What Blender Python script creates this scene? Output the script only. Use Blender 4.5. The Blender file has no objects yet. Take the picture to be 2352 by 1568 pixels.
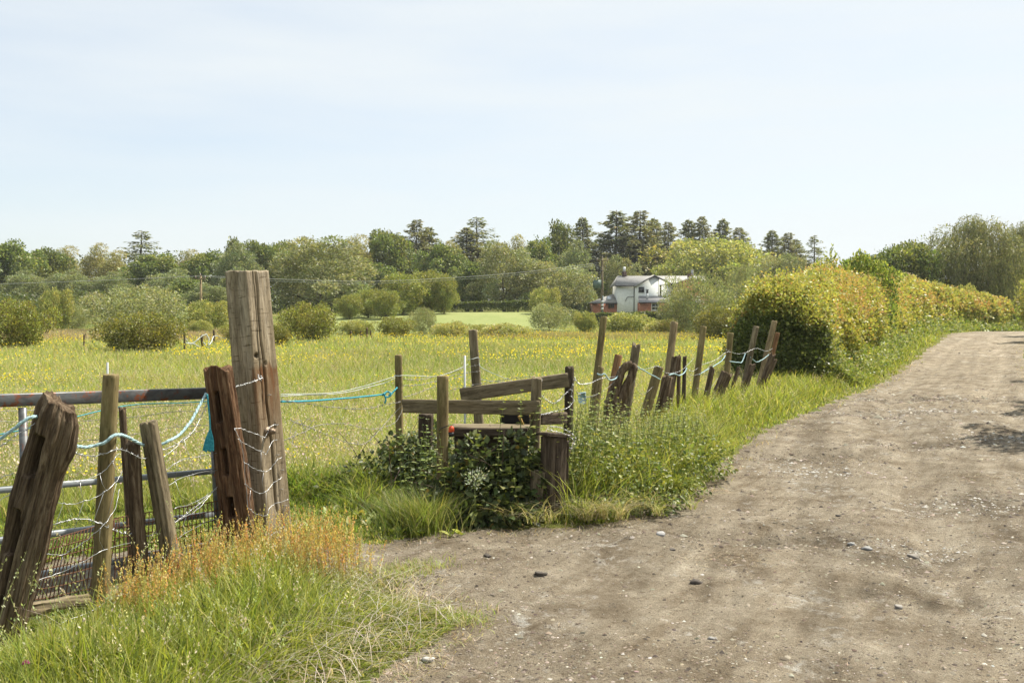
import bpy, math, random
import numpy as np
from mathutils import Vector, Matrix
R = math.radians
# ------------------------------------------------------------------ camera, sky, sun, exposure
scn = bpy.context.scene
COL = scn.collection
CAMH = 1.6; PITCH = R(1.6); FPX = 2286.7
cam_d = bpy.data.cameras.new('camera'); cam = bpy.data.objects.new('camera', cam_d); COL.objects.link(cam)
cam.location = (0, 0, CAMH); cam.rotation_euler = (math.pi/2 - PITCH, 0, 0)
cam_d.lens = 35; cam_d.sensor_width = 36; cam_d.clip_start = .05; cam_d.clip_end = 6000
scn.camera = cam
scn.cycles.volume_bounces = 0; scn.cycles.max_bounces = 8; scn.cycles.sample_clamp_indirect = 6
scn.cycles.use_adaptive_sampling = False
scn.view_settings.view_transform = 'Standard'; scn.view_settings.look = 'None'
scn.view_settings.exposure = 1.32; scn.view_settings.gamma = 1
SUN = Vector((0.84, 0.54, 0)).normalized(); SUN_EL = R(56)
sdir = Vector((SUN.x*math.cos(SUN_EL), SUN.y*math.cos(SUN_EL), math.sin(SUN_EL)))
world = bpy.data.worlds.new('World'); scn.world = world; world.use_nodes = True
nt = world.node_tree; nt.nodes.clear()
def N(nt, t, **k):
    n = nt.nodes.new(t)
    for a, b in k.items(): setattr(n, a, b)
    return n
sky = N(nt, 'ShaderNodeTexSky', sky_type='NISHITA', sun_disc=False)
sky.sun_elevation = SUN_EL; sky.sun_rotation = math.atan2(SUN.x, SUN.y); sky.dust_density = 1.0; sky.air_density = 1.0
tc = N(nt, 'ShaderNodeTexCoord'); mp = N(nt, 'ShaderNodeMapping'); mp.inputs['Scale'].default_value = (1.2, 1.2, 7.5)
mp.inputs['Rotation'].default_value = (R(4), R(5), 0)
nz = N(nt, 'ShaderNodeTexNoise'); nz.inputs['Scale'].default_value = 1.6; nz.inputs['Detail'].default_value = 8; nz.inputs['Roughness'].default_value = .55
cr = N(nt, 'ShaderNodeMapRange'); cr.inputs[1].default_value = .32; cr.inputs[2].default_value = .72; cr.inputs[3].default_value = .62; cr.inputs[4].default_value = .96
mx = N(nt, 'ShaderNodeMix', data_type='RGBA'); mx.inputs[7].default_value = (5.25, 5.55, 5.65, 1)
# the veil of thin cloud is denser overhead and to the right
sp = N(nt, 'ShaderNodeSeparateXYZ'); g1 = N(nt, 'ShaderNodeMath', operation='MULTIPLY_ADD'); g1.inputs[1].default_value = .32; g1.inputs[2].default_value = -.06
g2 = N(nt, 'ShaderNodeMath', operation='MULTIPLY_ADD'); g2.inputs[1].default_value = .40
ad = N(nt, 'ShaderNodeMath', operation='ADD', use_clamp=True)
bg = N(nt, 'ShaderNodeBackground'); bg.inputs['Strength'].default_value = .068; out = N(nt, 'ShaderNodeOutputWorld')
L = nt.links.new
L(tc.outputs['Generated'], mp.inputs['Vector']); L(mp.outputs[0], nz.inputs['Vector']); L(nz.outputs['Fac'], cr.inputs[0])
L(tc.outputs['Generated'], sp.inputs[0]); L(sp.outputs['X'], g1.inputs[0]); L(sp.outputs['Z'], g2.inputs[0]); L(g1.outputs[0], g2.inputs[2])
L(cr.outputs[0], ad.inputs[0]); L(g2.outputs[0], ad.inputs[1]); L(ad.outputs[0], mx.inputs[0]); L(sky.outputs[0], mx.inputs[6])
L(mx.outputs[2], bg.inputs['Color']); L(bg.outputs[0], out.inputs['Surface'])
sun_d = bpy.data.lights.new('sun', 'SUN'); sun_d.energy = 3.9; sun_d.angle = R(.55); sun_d.color = (1, .93, .80)
sun = bpy.data.objects.new('sun', sun_d); COL.objects.link(sun); sun.rotation_euler = sdir.to_track_quat('Z', 'Y').to_euler()

# ------------------------------------------------------------------ helpers
rng = np.random.default_rng(7); random.seed(7)
def sstep(a, b, x):
    t = np.clip((x-a)/(b-a), 0, 1); return t*t*(3-2*t)
def _h(ix, iy, iz, s):
    n = (ix*374761393 + iy*668265263 + iz*2147483647 + s*1274126177) & 0xffffffff
    n = ((n ^ (n >> 13))*1274126177) & 0xffffffff
    n = n ^ (n >> 16)
    return (n & 0xffffff)/float(0xffffff)*2-1
def vnoise(x, y, z=0, s=0):
    x = np.asarray(x, float); y = np.asarray(y, float); z = np.asarray(z, float)+0*x
    xi = np.floor(x).astype(np.int64); yi = np.floor(y).astype(np.int64); zi = np.floor(z).astype(np.int64)
    u, v, w = x-xi, y-yi, z-zi
    u = u*u*(3-2*u); v = v*v*(3-2*v); w = w*w*(3-2*w); r = 0
    for a in (0, 1):
        for b in (0, 1):
            for c in (0, 1):
                r = r + _h(xi+a, yi+b, zi+c, s)*(u if a else 1-u)*(v if b else 1-v)*(w if c else 1-w)
    return r
def fbm(x, y, z=0, s=0, o=4):
    r = 0; a = .5; t = 0
    for i in range(o):
        r = r+a*vnoise(np.asarray(x)*2**i, np.asarray(y)*2**i, np.asarray(z)*2**i, s+i*7); t += a; a *= .5
    return r/t
def inpoly(px, py, poly):
    px = np.asarray(px); py = np.asarray(py); r = np.zeros(px.shape, bool); n = len(poly)
    for i in range(n):
        x1, y1 = poly[i]; x2, y2 = poly[(i+1) % n]
        if y1 == y2: continue
        c = ((y1 > py) != (y2 > py)) & (px < (x2-x1)*(py-y1)/(y2-y1)+x1)
        r ^= c
    return r
def segdist(px, py, pts):
    """distance to a polyline and arc length along it"""
    best = np.full(np.shape(px), 1e9); sl = np.zeros(np.shape(px)); side = np.zeros(np.shape(px)); acc = 0
    for (x1, y1), (x2, y2) in zip(pts[:-1], pts[1:]):
        dx, dy = x2-x1, y2-y1; ll = math.hypot(dx, dy)
        t = np.clip(((px-x1)*dx+(py-y1)*dy)/ll**2, 0, 1)
        ex, ey = px-x1-t*dx, py-y1-t*dy; d = np.hypot(ex, ey); m = d < best
        best = np.where(m, d, best); sl = np.where(m, acc+t*ll, sl); side = np.where(m, (ex*dy-ey*dx)/ll, side); acc += ll
    return best, sl, side

# edge of the bare dirt (world metres, camera at the origin)
ROAD = [(-2,-8),(-1.1,2.6),(-.72,4.1),(-.47,4.7),(-.30,5.2),(-.66,5.75),(-1.1,6.25),(-1.55,6.45),(-2.2,6.0),(-3.0,5.3),(-4.6,3.9),(-6,2.6),
        (-6.6,3.3),(-5.2,4.9),(-3.9,6.0),(-2.9,6.75),(-2.1,6.95),(-1.3,6.8),(-.9,6.95),(-.5,7.35),(.05,7.38),(.42,7.5),(.8,7.7),(1.37,8.4),(1.8,9.4),
        (2.57,11.4),(3.45,13.5),(4.83,15.9),(6.5,19.3),(9.2,24.4),(12.4,31),(18,42.5),(25.6,58),(31.5,66),(39,72),(60,84),
        (62,79),(43,67),(36,61),(30.5,56),(22,42.6),(12.8,24.4),(10.2,18),(9.3,13),(8.6,9),(8,3),(8,-8)]
RC = [(2.5,2),(4.2,8),(5.6,12),(7.6,18),(10.9,24.4),(15.5,34),(20,43),(28,57),(37,66),(61,81)]
POTS = [(3.25,11.1,.75,.085,.42),(1.78,7.15,.62,.07,.4),(2.2,5.6,.45,.045,.5),(2.6,6.6,.5,.035,.6),(7.6,18.5,1.0,.05,.5),(.55,4.2,.5,-.03,.7),
        (1.0,6.7,.6,-.045,.5),(5.1,12.1,.6,.04,.4),(-.2,6.2,.6,-.03,.6),(3.6,4.9,.7,.04,.5),(4.4,8.3,.9,.03,.4),(5.6,15.6,.8,.05,.35)]
def H0(x, y):
    x = np.asarray(x, float); y = np.asarray(y, float)
    r = np.hypot(x, y); t = x/np.maximum(y, .5)
    w = 1-sstep(.02, .085, t)
    h = sstep(75, 122, y)*(1.75*w+.0)+sstep(150, 260, y)*2.2
    h = h+sstep(.22, .34, t)*(.47*sstep(24, 60, y)-.5*sstep(63, 84, y))
    h = h+.06*vnoise(x*.13, y*.13, 0, 3)*sstep(9, 20, r)
    h = h-.16*np.exp(-((x+3.6)**2+(y-5.6)**2)/1.6)          # worn hollow under the gate
    h = h-.10*sstep(.5, 2.5, x*-.45+(y-8)*.6)*(1-sstep(40, 60, y))*(1-sstep(.1,.2,t))*.6
    return h
def H(x, y):
    x = np.asarray(x, float); y = np.asarray(y, float); h = H0(x, y); r = np.hypot(x, y)
    near = 1-sstep(45, 70, r)
    d, s, side = segdist(x, y, RC)
    m = near*(1-sstep(2.6, 3.6, d))
    h = h+m*(-.05*np.exp(-((side-.85+.15*vnoise(s*.4,0*s))/.24)**2)-.05*np.exp(-((side+.85+.15*vnoise(s*.4,0*s+5))/.24)**2))
    h = h+near*(.034*fbm(x*1.3, y*1.3, 0, 11, 3)+.018*fbm(x*5, y*5, 0, 21, 3)+.006*fbm(x*17, y*17, 0, 5, 2)*(1-sstep(10, 22, r)))
    for px, py, rr, dp, asp in POTS:
        q = ((x-px)/rr)**2+((y-py)/(rr*asp*1.5))**2
        h = h-dp*np.exp(-q)*(1+.5*vnoise(x*7, y*7, 0, 9))+dp*.35*np.exp(-(np.sqrt(q)-1.5)**2*5)
    return h
def hz(x, y): return float(H(np.array([x]), np.array([y]))[0])
def at(px, py, Y):
    """world point at ground distance Y seen in the direction of photo pixel (px, py)"""
    a = (px-1176)/FPX; b = (784-py)/FPX
    yc = math.cos(PITCH)+b*math.sin(PITCH); zc = -math.sin(PITCH)+b*math.cos(PITCH)
    s = Y/yc
    return Vector((a*s, Y, CAMH+s*zc))

# -- mesh plumbing
def mesh_np(name, V, F, mat, col=None, parent=None, smooth=False, link=True):
    """V (n,3), F list of (m,k) int arrays"""
    me = bpy.data.meshes.new(name)
    if not isinstance(F, list): F = [F]
    F = [f for f in F if len(f)]
    nl = sum(f.size for f in F); nf = sum(len(f) for f in F)
    me.vertices.add(len(V)); me.vertices.foreach_set('co', np.asarray(V, np.float32).ravel())
    me.loops.add(nl); me.polygons.add(nf)
    me.loops.foreach_set('vertex_index', np.concatenate([f.ravel() for f in F]).astype(np.int32))
    st = []; o = 0
    for f in F:
        k = f.shape[1]; st.append(o+np.arange(len(f))*k); o += f.size
    me.polygons.foreach_set('loop_start', np.concatenate(st).astype(np.int32))
    if smooth: me.polygons.foreach_set('use_smooth', np.ones(nf, bool))
    if col is not None:
        a = me.color_attributes.new('Col', 'FLOAT_COLOR', 'POINT')
        c = np.ones((len(V), 4), np.float32); c[:, :3] = col; a.data.foreach_set('color', c.ravel())
    me.update(calc_edges=True); me.validate()
    if mat: me.materials.append(mat)
    o = bpy.data.objects.new(name, me)
    if link: COL.objects.link(o)
    if parent: o.parent = parent
    return o
def tag(o, label=None, cat=None, group=None, kind=None):
    if label: o['label'] = label
    if cat: o['category'] = cat
    if group: o['group'] = group
    if kind: o['kind'] = kind
    return o
def empty(name, loc=(0,0,0), rz=0):
    o = bpy.data.objects.new(name, None); COL.objects.link(o); o.location = loc; o.rotation_euler = (0, 0, rz); o.empty_display_size = .2
    return o
class MB:
    def __init__(s): s.v = []; s.f = {}; s.n = 0; s.c = []
    def add(s, V, F, col=(1,1,1)):
        V = np.asarray(V, float).reshape(-1, 3)
        if not isinstance(F, (list, tuple)) : F = [F]
        for f in F:
            f = np.asarray(f)
            if f.size: s.f.setdefault(f.shape[1], []).append(f+s.n)
        s.v.append(V); s.n += len(V); c = np.asarray(col, float)
        s.c.append(np.broadcast_to(c, (len(V), 3)) if c.ndim == 1 else c)
        return s
    def box(s, x0, x1, y0, y1, z0, z1, M=None, col=(1,1,1), bev=0):
        V = np.array([(x, y, z) for x in (x0, x1) for y in (y0, y1) for z in (z0, z1)], float)
        if M is not None: V = V@np.array(M.to_3x3()).T+np.array(M.to_translation())
        return s.add(V, np.array([(0,1,3,2),(4,6,7,5),(0,4,5,1),(2,3,7,6),(0,2,6,4),(1,5,7,3)]), col)
    def tube(s, P, r, n=6, col=(1,1,1), cap=True):
        P = np.asarray(P, float); m = len(P); r = np.broadcast_to(np.asarray(r, float), (m,))
        T = np.gradient(P, axis=0); T /= np.linalg.norm(T, axis=1)[:, None]+1e-9
        up = np.array([0, 0, 1.]) if abs(T[:, 2]).mean() < .8 else np.array([1., 0, 0])
        A = np.cross(T, up); A /= np.linalg.norm(A, axis=1)[:, None]+1e-9; B = np.cross(A, T)
        t = np.arange(n)/n*2*np.pi
        V = P[:, None]+r[:, None, None]*(np.cos(t)[None, :, None]*A[:, None]+np.sin(t)[None, :, None]*B[:, None])
        i = np.arange(m-1)[:, None]*n; j = np.arange(n)[None]; k = (j+1) % n
        F = np.stack([i+j, i+k, i+n+k, i+n+j], -1).reshape(-1, 4)
        s.add(V.reshape(-1, 3), F, col)
        if cap and n > 2:
            b = s.n-m*n
            s.f.setdefault(n, []).append(np.array([np.arange(n)[::-1]+b, np.arange(n)+b+(m-1)*n]))
        return s
    def prism(s, poly, y0, y1, col=(1,1,1), axis='y'):
        n = len(poly); P = np.array(poly, float)
        V = []
        for yy in (y0, y1):
            for a, b in P: V.append((a, yy, b) if axis == 'y' else ((yy, a, b) if axis == 'x' else (a, b, yy)))
        j = np.arange(n); k = (j+1) % n
        s.add(V, [np.stack([j, k, k+n, j+n], 1)], col)
        b = s.n-2*n; s.f.setdefault(n, []).append(np.array([np.arange(n)[::-1]+b, np.arange(n)+b+n]))
        return s
    def build(s, name, mat, parent=None, smooth=False, col=True):
        return mesh_np(name, np.concatenate(s.v), [np.concatenate(f) for f in s.f.values()], mat, np.concatenate(s.c) if col else None, parent, smooth)
def nrm(a): return a/(np.linalg.norm(a, axis=-1, keepdims=True)+1e-9)
def rdir(n): return nrm(rng.normal(size=(n, 3)))

# -- materials
MATS = {}
def mat(name, rough=.8, base=(.5,.5,.5), spec=.3):
    m = bpy.data.materials.new(name); m.use_nodes = True; nt = m.node_tree
    b = nt.nodes['Principled BSDF']; b.inputs['Roughness'].default_value = rough; b.inputs['Base Color'].default_value = (*base, 1)
    b.inputs['Specular IOR Level'].default_value = spec
    return m, nt, b
def ramp(nt, src, stops):
    r = N(nt, 'ShaderNodeValToRGB'); e = r.color_ramp.elements
    while len(e) < len(stops): e.new(.5)
    for q, (p, c) in zip(e, stops): q.position = p; q.color = (*c, 1) if len(c) == 3 else c
    nt.links.new(src, r.inputs[0]); return r.outputs[0]
def noise(nt, scale, detail=5, rough=.55, vec=None, dist=0, sc=None):
    if vec is None: vec = N(nt, 'ShaderNodeTexCoord').outputs['Object']
    if sc:
        m = N(nt, 'ShaderNodeMapping'); m.inputs['Scale'].default_value = sc; nt.links.new(vec, m.inputs[0]); vec = m.outputs[0]
    n = N(nt, 'ShaderNodeTexNoise'); n.inputs['Scale'].default_value = scale; n.inputs['Detail'].default_value = detail
    n.inputs['Roughness'].default_value = rough; n.inputs['Distortion'].default_value = dist
    nt.links.new(vec, n.inputs['Vector']); return n.outputs['Fac']
def mixc(nt, f, a, b, mode='MIX'):
    m = N(nt, 'ShaderNodeMix', data_type='RGBA', blend_type=mode)
    for i, v in ((0, f), (6, a), (7, b)):
        if hasattr(v, 'links') or hasattr(v, 'is_linked'): nt.links.new(v, m.inputs[i])
        else: m.inputs[i].default_value = v if i == 0 else (*v, 1)
    return m.outputs[2]
def bump(nt, h, st, dist, b, prev=None):
    n = N(nt, 'ShaderNodeBump'); n.inputs['Strength'].default_value = st; n.inputs['Distance'].default_value = dist
    nt.links.new(h, n.inputs['Height'])
    if prev: nt.links.new(prev, n.inputs['Normal'])
    nt.links.new(n.outputs[0], b.inputs['Normal']); return n.outputs[0]
def foliage_mat(name, trans=.35, rough=.5, spec=.35, tint=(1.22, 1.2, .6), gc_=(1.12, 1.0, 1.28)):
    m, nt, b = mat(name, rough, spec=spec); c = N(nt, 'ShaderNodeVertexColor'); c.layer_name = 'Col'
    gc = mixc(nt, 1.0, c.outputs[0], gc_, 'MULTIPLY'); nt.links.new(gc, b.inputs['Base Color'])
    t = N(nt, 'ShaderNodeBsdfTranslucent'); nt.links.new(mixc(nt, 1.0, gc, tint, 'MULTIPLY'), t.inputs[0])
    x = N(nt, 'ShaderNodeMixShader'); x.inputs[0].default_value = trans
    nt.links.new(b.outputs[0], x.inputs[1]); nt.links.new(t.outputs[0], x.inputs[2]); nt.links.new(x.outputs[0], nt.nodes['Material Output'].inputs[0])
    return m
M_GRASS = foliage_mat('grass_blades', .45, .5, .3, gc_=(1.16, 1.14, 1.55))
M_LEAF = foliage_mat('leaves', .36, .48, .4)
M_DARKLEAF = foliage_mat('glossy_leaves', .25, .5, .35)
M_NEEDLE = foliage_mat('needles', .32, .7, .2)
def vcol_mat(name, rough=.8, spec=.3, metal=0):
    m, nt, b = mat(name, rough, spec=spec); c = N(nt, 'ShaderNodeVertexColor'); c.layer_name = 'Col'; nt.links.new(c.outputs[0], b.inputs['Base Color']); b.inputs['Metallic'].default_value = metal
    return m
M_COL = vcol_mat('stone_chips', .85)
def wood_mat(name, dark, mid, light, gs=26, bs=.6, moss=0, saw=0, zs=.07):
    m, nt, b = mat(name, .85, spec=.2); o = N(nt, 'ShaderNodeTexCoord').outputs['Object']
    g = noise(nt, gs, 8, .72, o, .9, (1, 1, zs)); l = noise(nt, 5.5, 7, .7, o, .5, (1, 1, .3))
    c = ramp(nt, g, [(.28, dark), (.47, mid), (.72, light)])
    c = mixc(nt, .75, c, ramp(nt, l, [(.32, (.42,.40,.36)), (.5, (.9,.88,.82)), (.68, (1.28,1.25,1.15))]), 'MULTIPLY'); c = mixc(nt, .7, c, ramp(nt, noise(nt, gs*3.2, 4, .7, o, .3, (1, 1, zs*2.2)), [(.34, (.35,.31,.27)), (.48, (1,1,1)), (.7, (1.3,1.28,1.22))]), 'MULTIPLY')
    if moss:
        mm = ramp(nt, noise(nt, 6, 5, .7, o, 0, (1, 1, .4)), [(.5, (0,0,0)), (.68, (moss,)*3)])
        c = mixc(nt, mm, c, (.105, .115, .035))
    p = None
    if saw:
        s_ = noise(nt, 60, 4, .6, o, .2, (.14, .14, 1.0)); c = mixc(nt, .75, c, ramp(nt, s_, [(.33, (.30,.25,.20)), (.40, (1,1,1))]), 'MULTIPLY')
        p = bump(nt, s_, .25, .004, b)
    nt.links.new(c, b.inputs['Base Color'])
    p = bump(nt, g, bs, .012, b, p); bump(nt, noise(nt, gs*4, 3, .6, o, 0, (1, 1, zs*1.6)), bs*.5, .004, b, p)
    return m
W_ROT = wood_mat('rotten_oak_wood', (.018,.012,.007), (.088,.060,.038), (.29,.23,.165), 30, 1.0)
W_RED = wood_mat('reddish_rotten_wood', (.020,.010,.006), (.098,.050,.026), (.28,.185,.115), 34, 1.0)
W_GREEN = wood_mat('treated_softwood', (.07,.054,.024), (.18,.142,.068), (.30,.245,.135), 22, .45, .5)
W_TALL = wood_mat('sawn_gatepost_wood', (.10,.078,.05), (.235,.19,.13), (.40,.345,.27), 20, .5, .12, 1)
W_GREY = wood_mat('grey_weathered_board', (.045,.036,.024), (.15,.122,.080), (.30,.255,.18), 24, .7, .2)
W_DARK = wood_mat('dark_mouldering_board', (.016,.012,.010), (.062,.046,.034), (.17,.135,.10), 24, .9, .15)
W_PALE = wood_mat('pale_new_post_wood', (.13,.095,.055), (.26,.20,.12), (.40,.33,.21), 20, .35)
W_TAN = wood_mat('orange_brown_post_wood', (.11,.055,.026), (.23,.125,.062), (.34,.21,.12), 20, .4)
W_BARK = wood_mat('tree_bark', (.03,.024,.018), (.075,.06,.045), (.15,.125,.10), 9, .8, .2)
def metal(name, col, rough, m_=.8):
    m, nt, b = mat(name, rough, col, .5); b.inputs['Metallic'].default_value = m_; return m
M_WIRE = metal('galvanised_wire', (.42,.43,.44), .42, .8)
M_OLDWIRE = metal('dull_old_wire', (.26,.25,.235), .6, .5)
M_RUST = mat('rusty_mesh_wire', .85, (.13,.062,.035))[0]
def gate_mat():
    m, nt, b = mat('weathered_gate_steel', .45, spec=.5); o = N(nt, 'ShaderNodeTexCoord').outputs['Object']
    n = noise(nt, 9, 6, .65, o, .4, (1, 1, 2)); z = N(nt, 'ShaderNodeSeparateXYZ'); nt.links.new(o, z.inputs[0])
    c = ramp(nt, n, [(.3, (.05,.052,.055)), (.5, (.10,.105,.108)), (.75, (.18,.185,.19))])
    r = ramp(nt, noise(nt, 14, 6, .7, o), [(.53, (0,0,0)), (.62, (1,1,1))]); c = mixc(nt, r, c, (.20,.062,.025))
    nt.links.new(c, b.inputs['Base Color']); b.inputs['Metallic'].default_value = .35; bump(nt, n, .2, .003, b); return m
M_GATE = gate_mat()
M_RAIL = metal('galvanised_rail', (.26,.285,.30), .5, .35)
def rope_mat(name, a, c_):
    m, nt, b = mat(name, .7, spec=.2); o = N(nt, 'ShaderNodeTexCoord').outputs['Object']
    n = noise(nt, 90, 3, .6, o); nt.links.new(ramp(nt, n, [(.35, a), (.65, c_)]), b.inputs['Base Color']); bump(nt, n, .7, .004, b); return m
M_ROPE = rope_mat('faded_blue_rope', (.19,.31,.35), (.38,.51,.53)); M_TURQ = rope_mat('turquoise_twine', (.02,.19,.25), (.06,.34,.41))
M_TAPE = rope_mat('white_fence_tape', (.34,.37,.36), (.56,.60,.58))
# ------------------------------------------------------------------ ground, dirt road, mown field: one polar sheet split by region
def build_ground():
    rs = [0.6]
    while rs[-1] < 3200:
        r = rs[-1]; rs.append(r*(1.009 if 3 < r < 26 else 1.022 if r < 90 and r > 1 else 1.06))
    rs = np.array(rs)
    ths = np.concatenate([np.arange(-180, -42, 3.), np.arange(-42, 42, .17), np.arange(42, 180, 3.)])*math.pi/180
    nr, ntn = len(rs), len(ths)
    A, B = np.meshgrid(rs, ths, indexing='ij'); X = A*np.sin(B); Y = A*np.cos(B)
    Z = np.where(Y > -4, H(X, np.maximum(Y, -4)), 0)
    i = np.arange(nr-1)[:, None]*ntn; j = np.arange(ntn)[None]; k = (j+1) % ntn
    F = np.stack([i+j, i+k, i+ntn+k, i+ntn+j], -1).reshape(-1, 4)
    V = np.stack([X.ravel(), Y.ravel(), Z.ravel()], 1)
    c = V[F].mean(1)
    qx = c[:, 0]+.14*fbm(c[:, 0]*3, c[:, 1]*3, 0, 31)*np.clip(c[:, 1]/8, .5, 2); qy = c[:, 1]+.14*fbm(c[:, 0]*3, c[:, 1]*3, 0, 32)
    road = inpoly(qx, qy, ROAD)
    mown = inpoly(c[:, 0], c[:, 1], [(-14.5, 80), (-20, 102), (-13, 119), (4, 119.5), (4.5, 82)])
    def sub(name, m, mt, smooth=True):
        f = F[m]; u, inv = np.unique(f, return_inverse=True)
        o = mesh_np(name, V[u], inv.reshape(f.shape), mt, smooth=smooth); tag(o, kind='structure'); return o
    # inner disc under the camera
    n = 24; t = np.arange(n)/n*2*np.pi
    m, nt, b = mat('meadow_soil', .95, spec=.1); pz = N(nt, 'ShaderNodeNewGeometry').outputs['Position']
    a1 = noise(nt, .12, 5, .6, pz); a2 = noise(nt, 1.6, 6, .7, pz); a3 = noise(nt, 22, 4, .7, pz)
    c1 = ramp(nt, a1, [(.3, (.085,.115,.025)), (.5, (.13,.145,.04)), (.7, (.19,.165,.075))])
    c1 = mixc(nt, .8, c1, ramp(nt, a2, [(.3, (.6,.7,.5)), (.7, (1.25,1.15,1.0))]), 'MULTIPLY')
    c1 = mixc(nt, .7, c1, ramp(nt, a3, [(.3, (.5,.5,.45)), (.65, (1.2,1.2,1.1))]), 'MULTIPLY')
    nt.links.new(c1, b.inputs['Base Color']); bump(nt, a3, .8, .06, b)
    sub('meadow_ground', ~(road | mown), m)
    m, nt, b = mat('mown_grass', .9, spec=.15); pz = N(nt, 'ShaderNodeNewGeometry').outputs['Position']
    c1 = ramp(nt, noise(nt, .22, 5, .6, pz, 0, (1, .25, 1)), [(.3, (.165,.205,.065)), (.7, (.235,.255,.10))])
    c1 = mixc(nt, .6, c1, ramp(nt, noise(nt, 3, 5, .7, pz), [(.3, (.75,.8,.7)), (.7, (1.15,1.1,1.05))]), 'MULTIPLY')
    nt.links.new(c1, b.inputs['Base Color']); bump(nt, noise(nt, 6, 5, .7, pz), .5, .1, b)
    sub('mown_field', mown & ~road, m)
    # dirt
    m, nt, b = mat('dirt_track', .93, spec=.12); pz = N(nt, 'ShaderNodeNewGeometry').outputs['Position']
    n0 = noise(nt, .45, 5, .6, pz); n1 = noise(nt, 2.3, 8, .66, pz, .3); n2 = noise(nt, 24, 6, .7, pz); n3 = noise(nt, 140, 3, .7, pz)
    c1 = ramp(nt, n1, [(.28, (.112,.087,.058)), (.40, (.190,.158,.114)), (.54, (.258,.224,.169)), (.70, (.33,.293,.23))])
    c1 = mixc(nt, .3, c1, ramp(nt, n0, [(.35, (.80,.76,.72)), (.65, (1.16,1.16,1.16))]), 'MULTIPLY')
    # pale dried puddle crust
    w1 = noise(nt, 1.1, 7, .75, pz, .8, (1, .8, 1)); w2 = noise(nt, 9, 5, .7, pz, .5)
    mk = N(nt, 'ShaderNodeMath', operation='MULTIPLY'); nt.links.new(ramp(nt, w1, [(.51, (0,0,0)), (.63, (1,1,1))]), mk.inputs[0]); nt.links.new(ramp(nt, w2, [(.50, (0,0,0)), (.62, (1,1,1))]), mk.inputs[1])
    c1 = mixc(nt, mk.outputs[0], c1, (.44,.43,.395))
    # long streaks scraped by tyres, running up the lane
    ts = noise(nt, 1.0, 6, .65, None, .3)
    mpn = N(nt, 'ShaderNodeMapping', vector_type='TEXTURE'); mpn.inputs['Rotation'].default_value = (0, 0, R(-31)); mpn.inputs['Scale'].default_value = (.09, 1.6, 1)
    nt.links.new(pz, mpn.inputs[0]); nt.links.new(mpn.outputs[0], ts.node.inputs['Vector'])
    c1 = mixc(nt, .75, c1, ramp(nt, ts, [(.36, (.78,.74,.69)), (.5, (1,1,1)), (.68, (1.15,1.14,1.12))]), 'MULTIPLY')
    # crumbs and grit
    c1 = mixc(nt, .9, c1, ramp(nt, n2, [(.30, (.42,.36,.31)), (.40, (.9,.88,.86)), (.62, (1.05,1.05,1.05)), (.72, (1.35,1.34,1.3))]), 'MULTIPLY')
    c1 = mixc(nt, .8, c1, ramp(nt, n3, [(.30, (.55,.5,.46)), (.45, (1,1,1)), (.68, (1.25,1.25,1.25))]), 'MULTIPLY')
    nt.links.new(c1, b.inputs['Base Color'])
    p = bump(nt, n1, .8, .07, b); p = bump(nt, ts, .55, .04, b, p); p = bump(nt, n2, 1.0, .05, b, p); bump(nt, n3, 1.0, .012, b, p)
    vc = N(nt, 'ShaderNodeVertexColor'); vc.layer_name = 'Col'; c1 = mixc(nt, 1.0, c1, vc.outputs[0], 'MULTIPLY'); nt.links.new(c1, b.inputs['Base Color'])
    def wear(x, y):
        # pale dust packed along the wheel lines, dark loose earth in the hollows
        d, s, side = segdist(x, y, RC); st = fbm(side*4.5, s*.16, 0, 91, 4); st2 = fbm(side*14, s*.5, 0, 92, 3); on_ = 1-sstep(2.3, 3.4, d)
        v = 1+on_*(.26*st+.20*st2+.13*np.exp(-((np.abs(side)-.9)/.3)**2)); v += .10*fbm(x*.7, y*.7, 0, 93)
        for qx, qy, rr, dp, asp in POTS:
            if dp > 0: v -= .42*np.exp(-(((x-qx)/rr)**2+((y-qy)/(rr*asp*1.3))**2)**1.5)*(.7+.6*vnoise(x*5, y*5, 0, 94))
        return np.clip(v, .5, 1.4)
    ROADO = sub('dirt_road', road, m); me = ROADO.data; co = np.empty(len(me.vertices)*3, np.float32); me.vertices.foreach_get('co', co); co = co.reshape(-1, 3); a = me.color_attributes.new('Col', 'FLOAT_COLOR', 'POINT'); w_ = wear(co[:, 0].astype(float), co[:, 1].astype(float))
    cc = np.ones((len(co), 4), np.float32); cc[:, 0] = w_; cc[:, 1] = w_**1.03; cc[:, 2] = w_**1.08; a.data.foreach_set('color', cc.ravel())
    t2 = ths; base = H(rs[0]*np.sin(t2), rs[0]*np.cos(t2))
    o = mesh_np('near_ground', np.concatenate([np.stack([rs[0]*np.sin(t2), rs[0]*np.cos(t2), base], 1), [[0,0,0]]]),
                np.array([(q, (q+1) % len(t2), len(t2)) for q in range(len(t2))]), m, smooth=True); tag(o, kind='structure')
build_ground()

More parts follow.
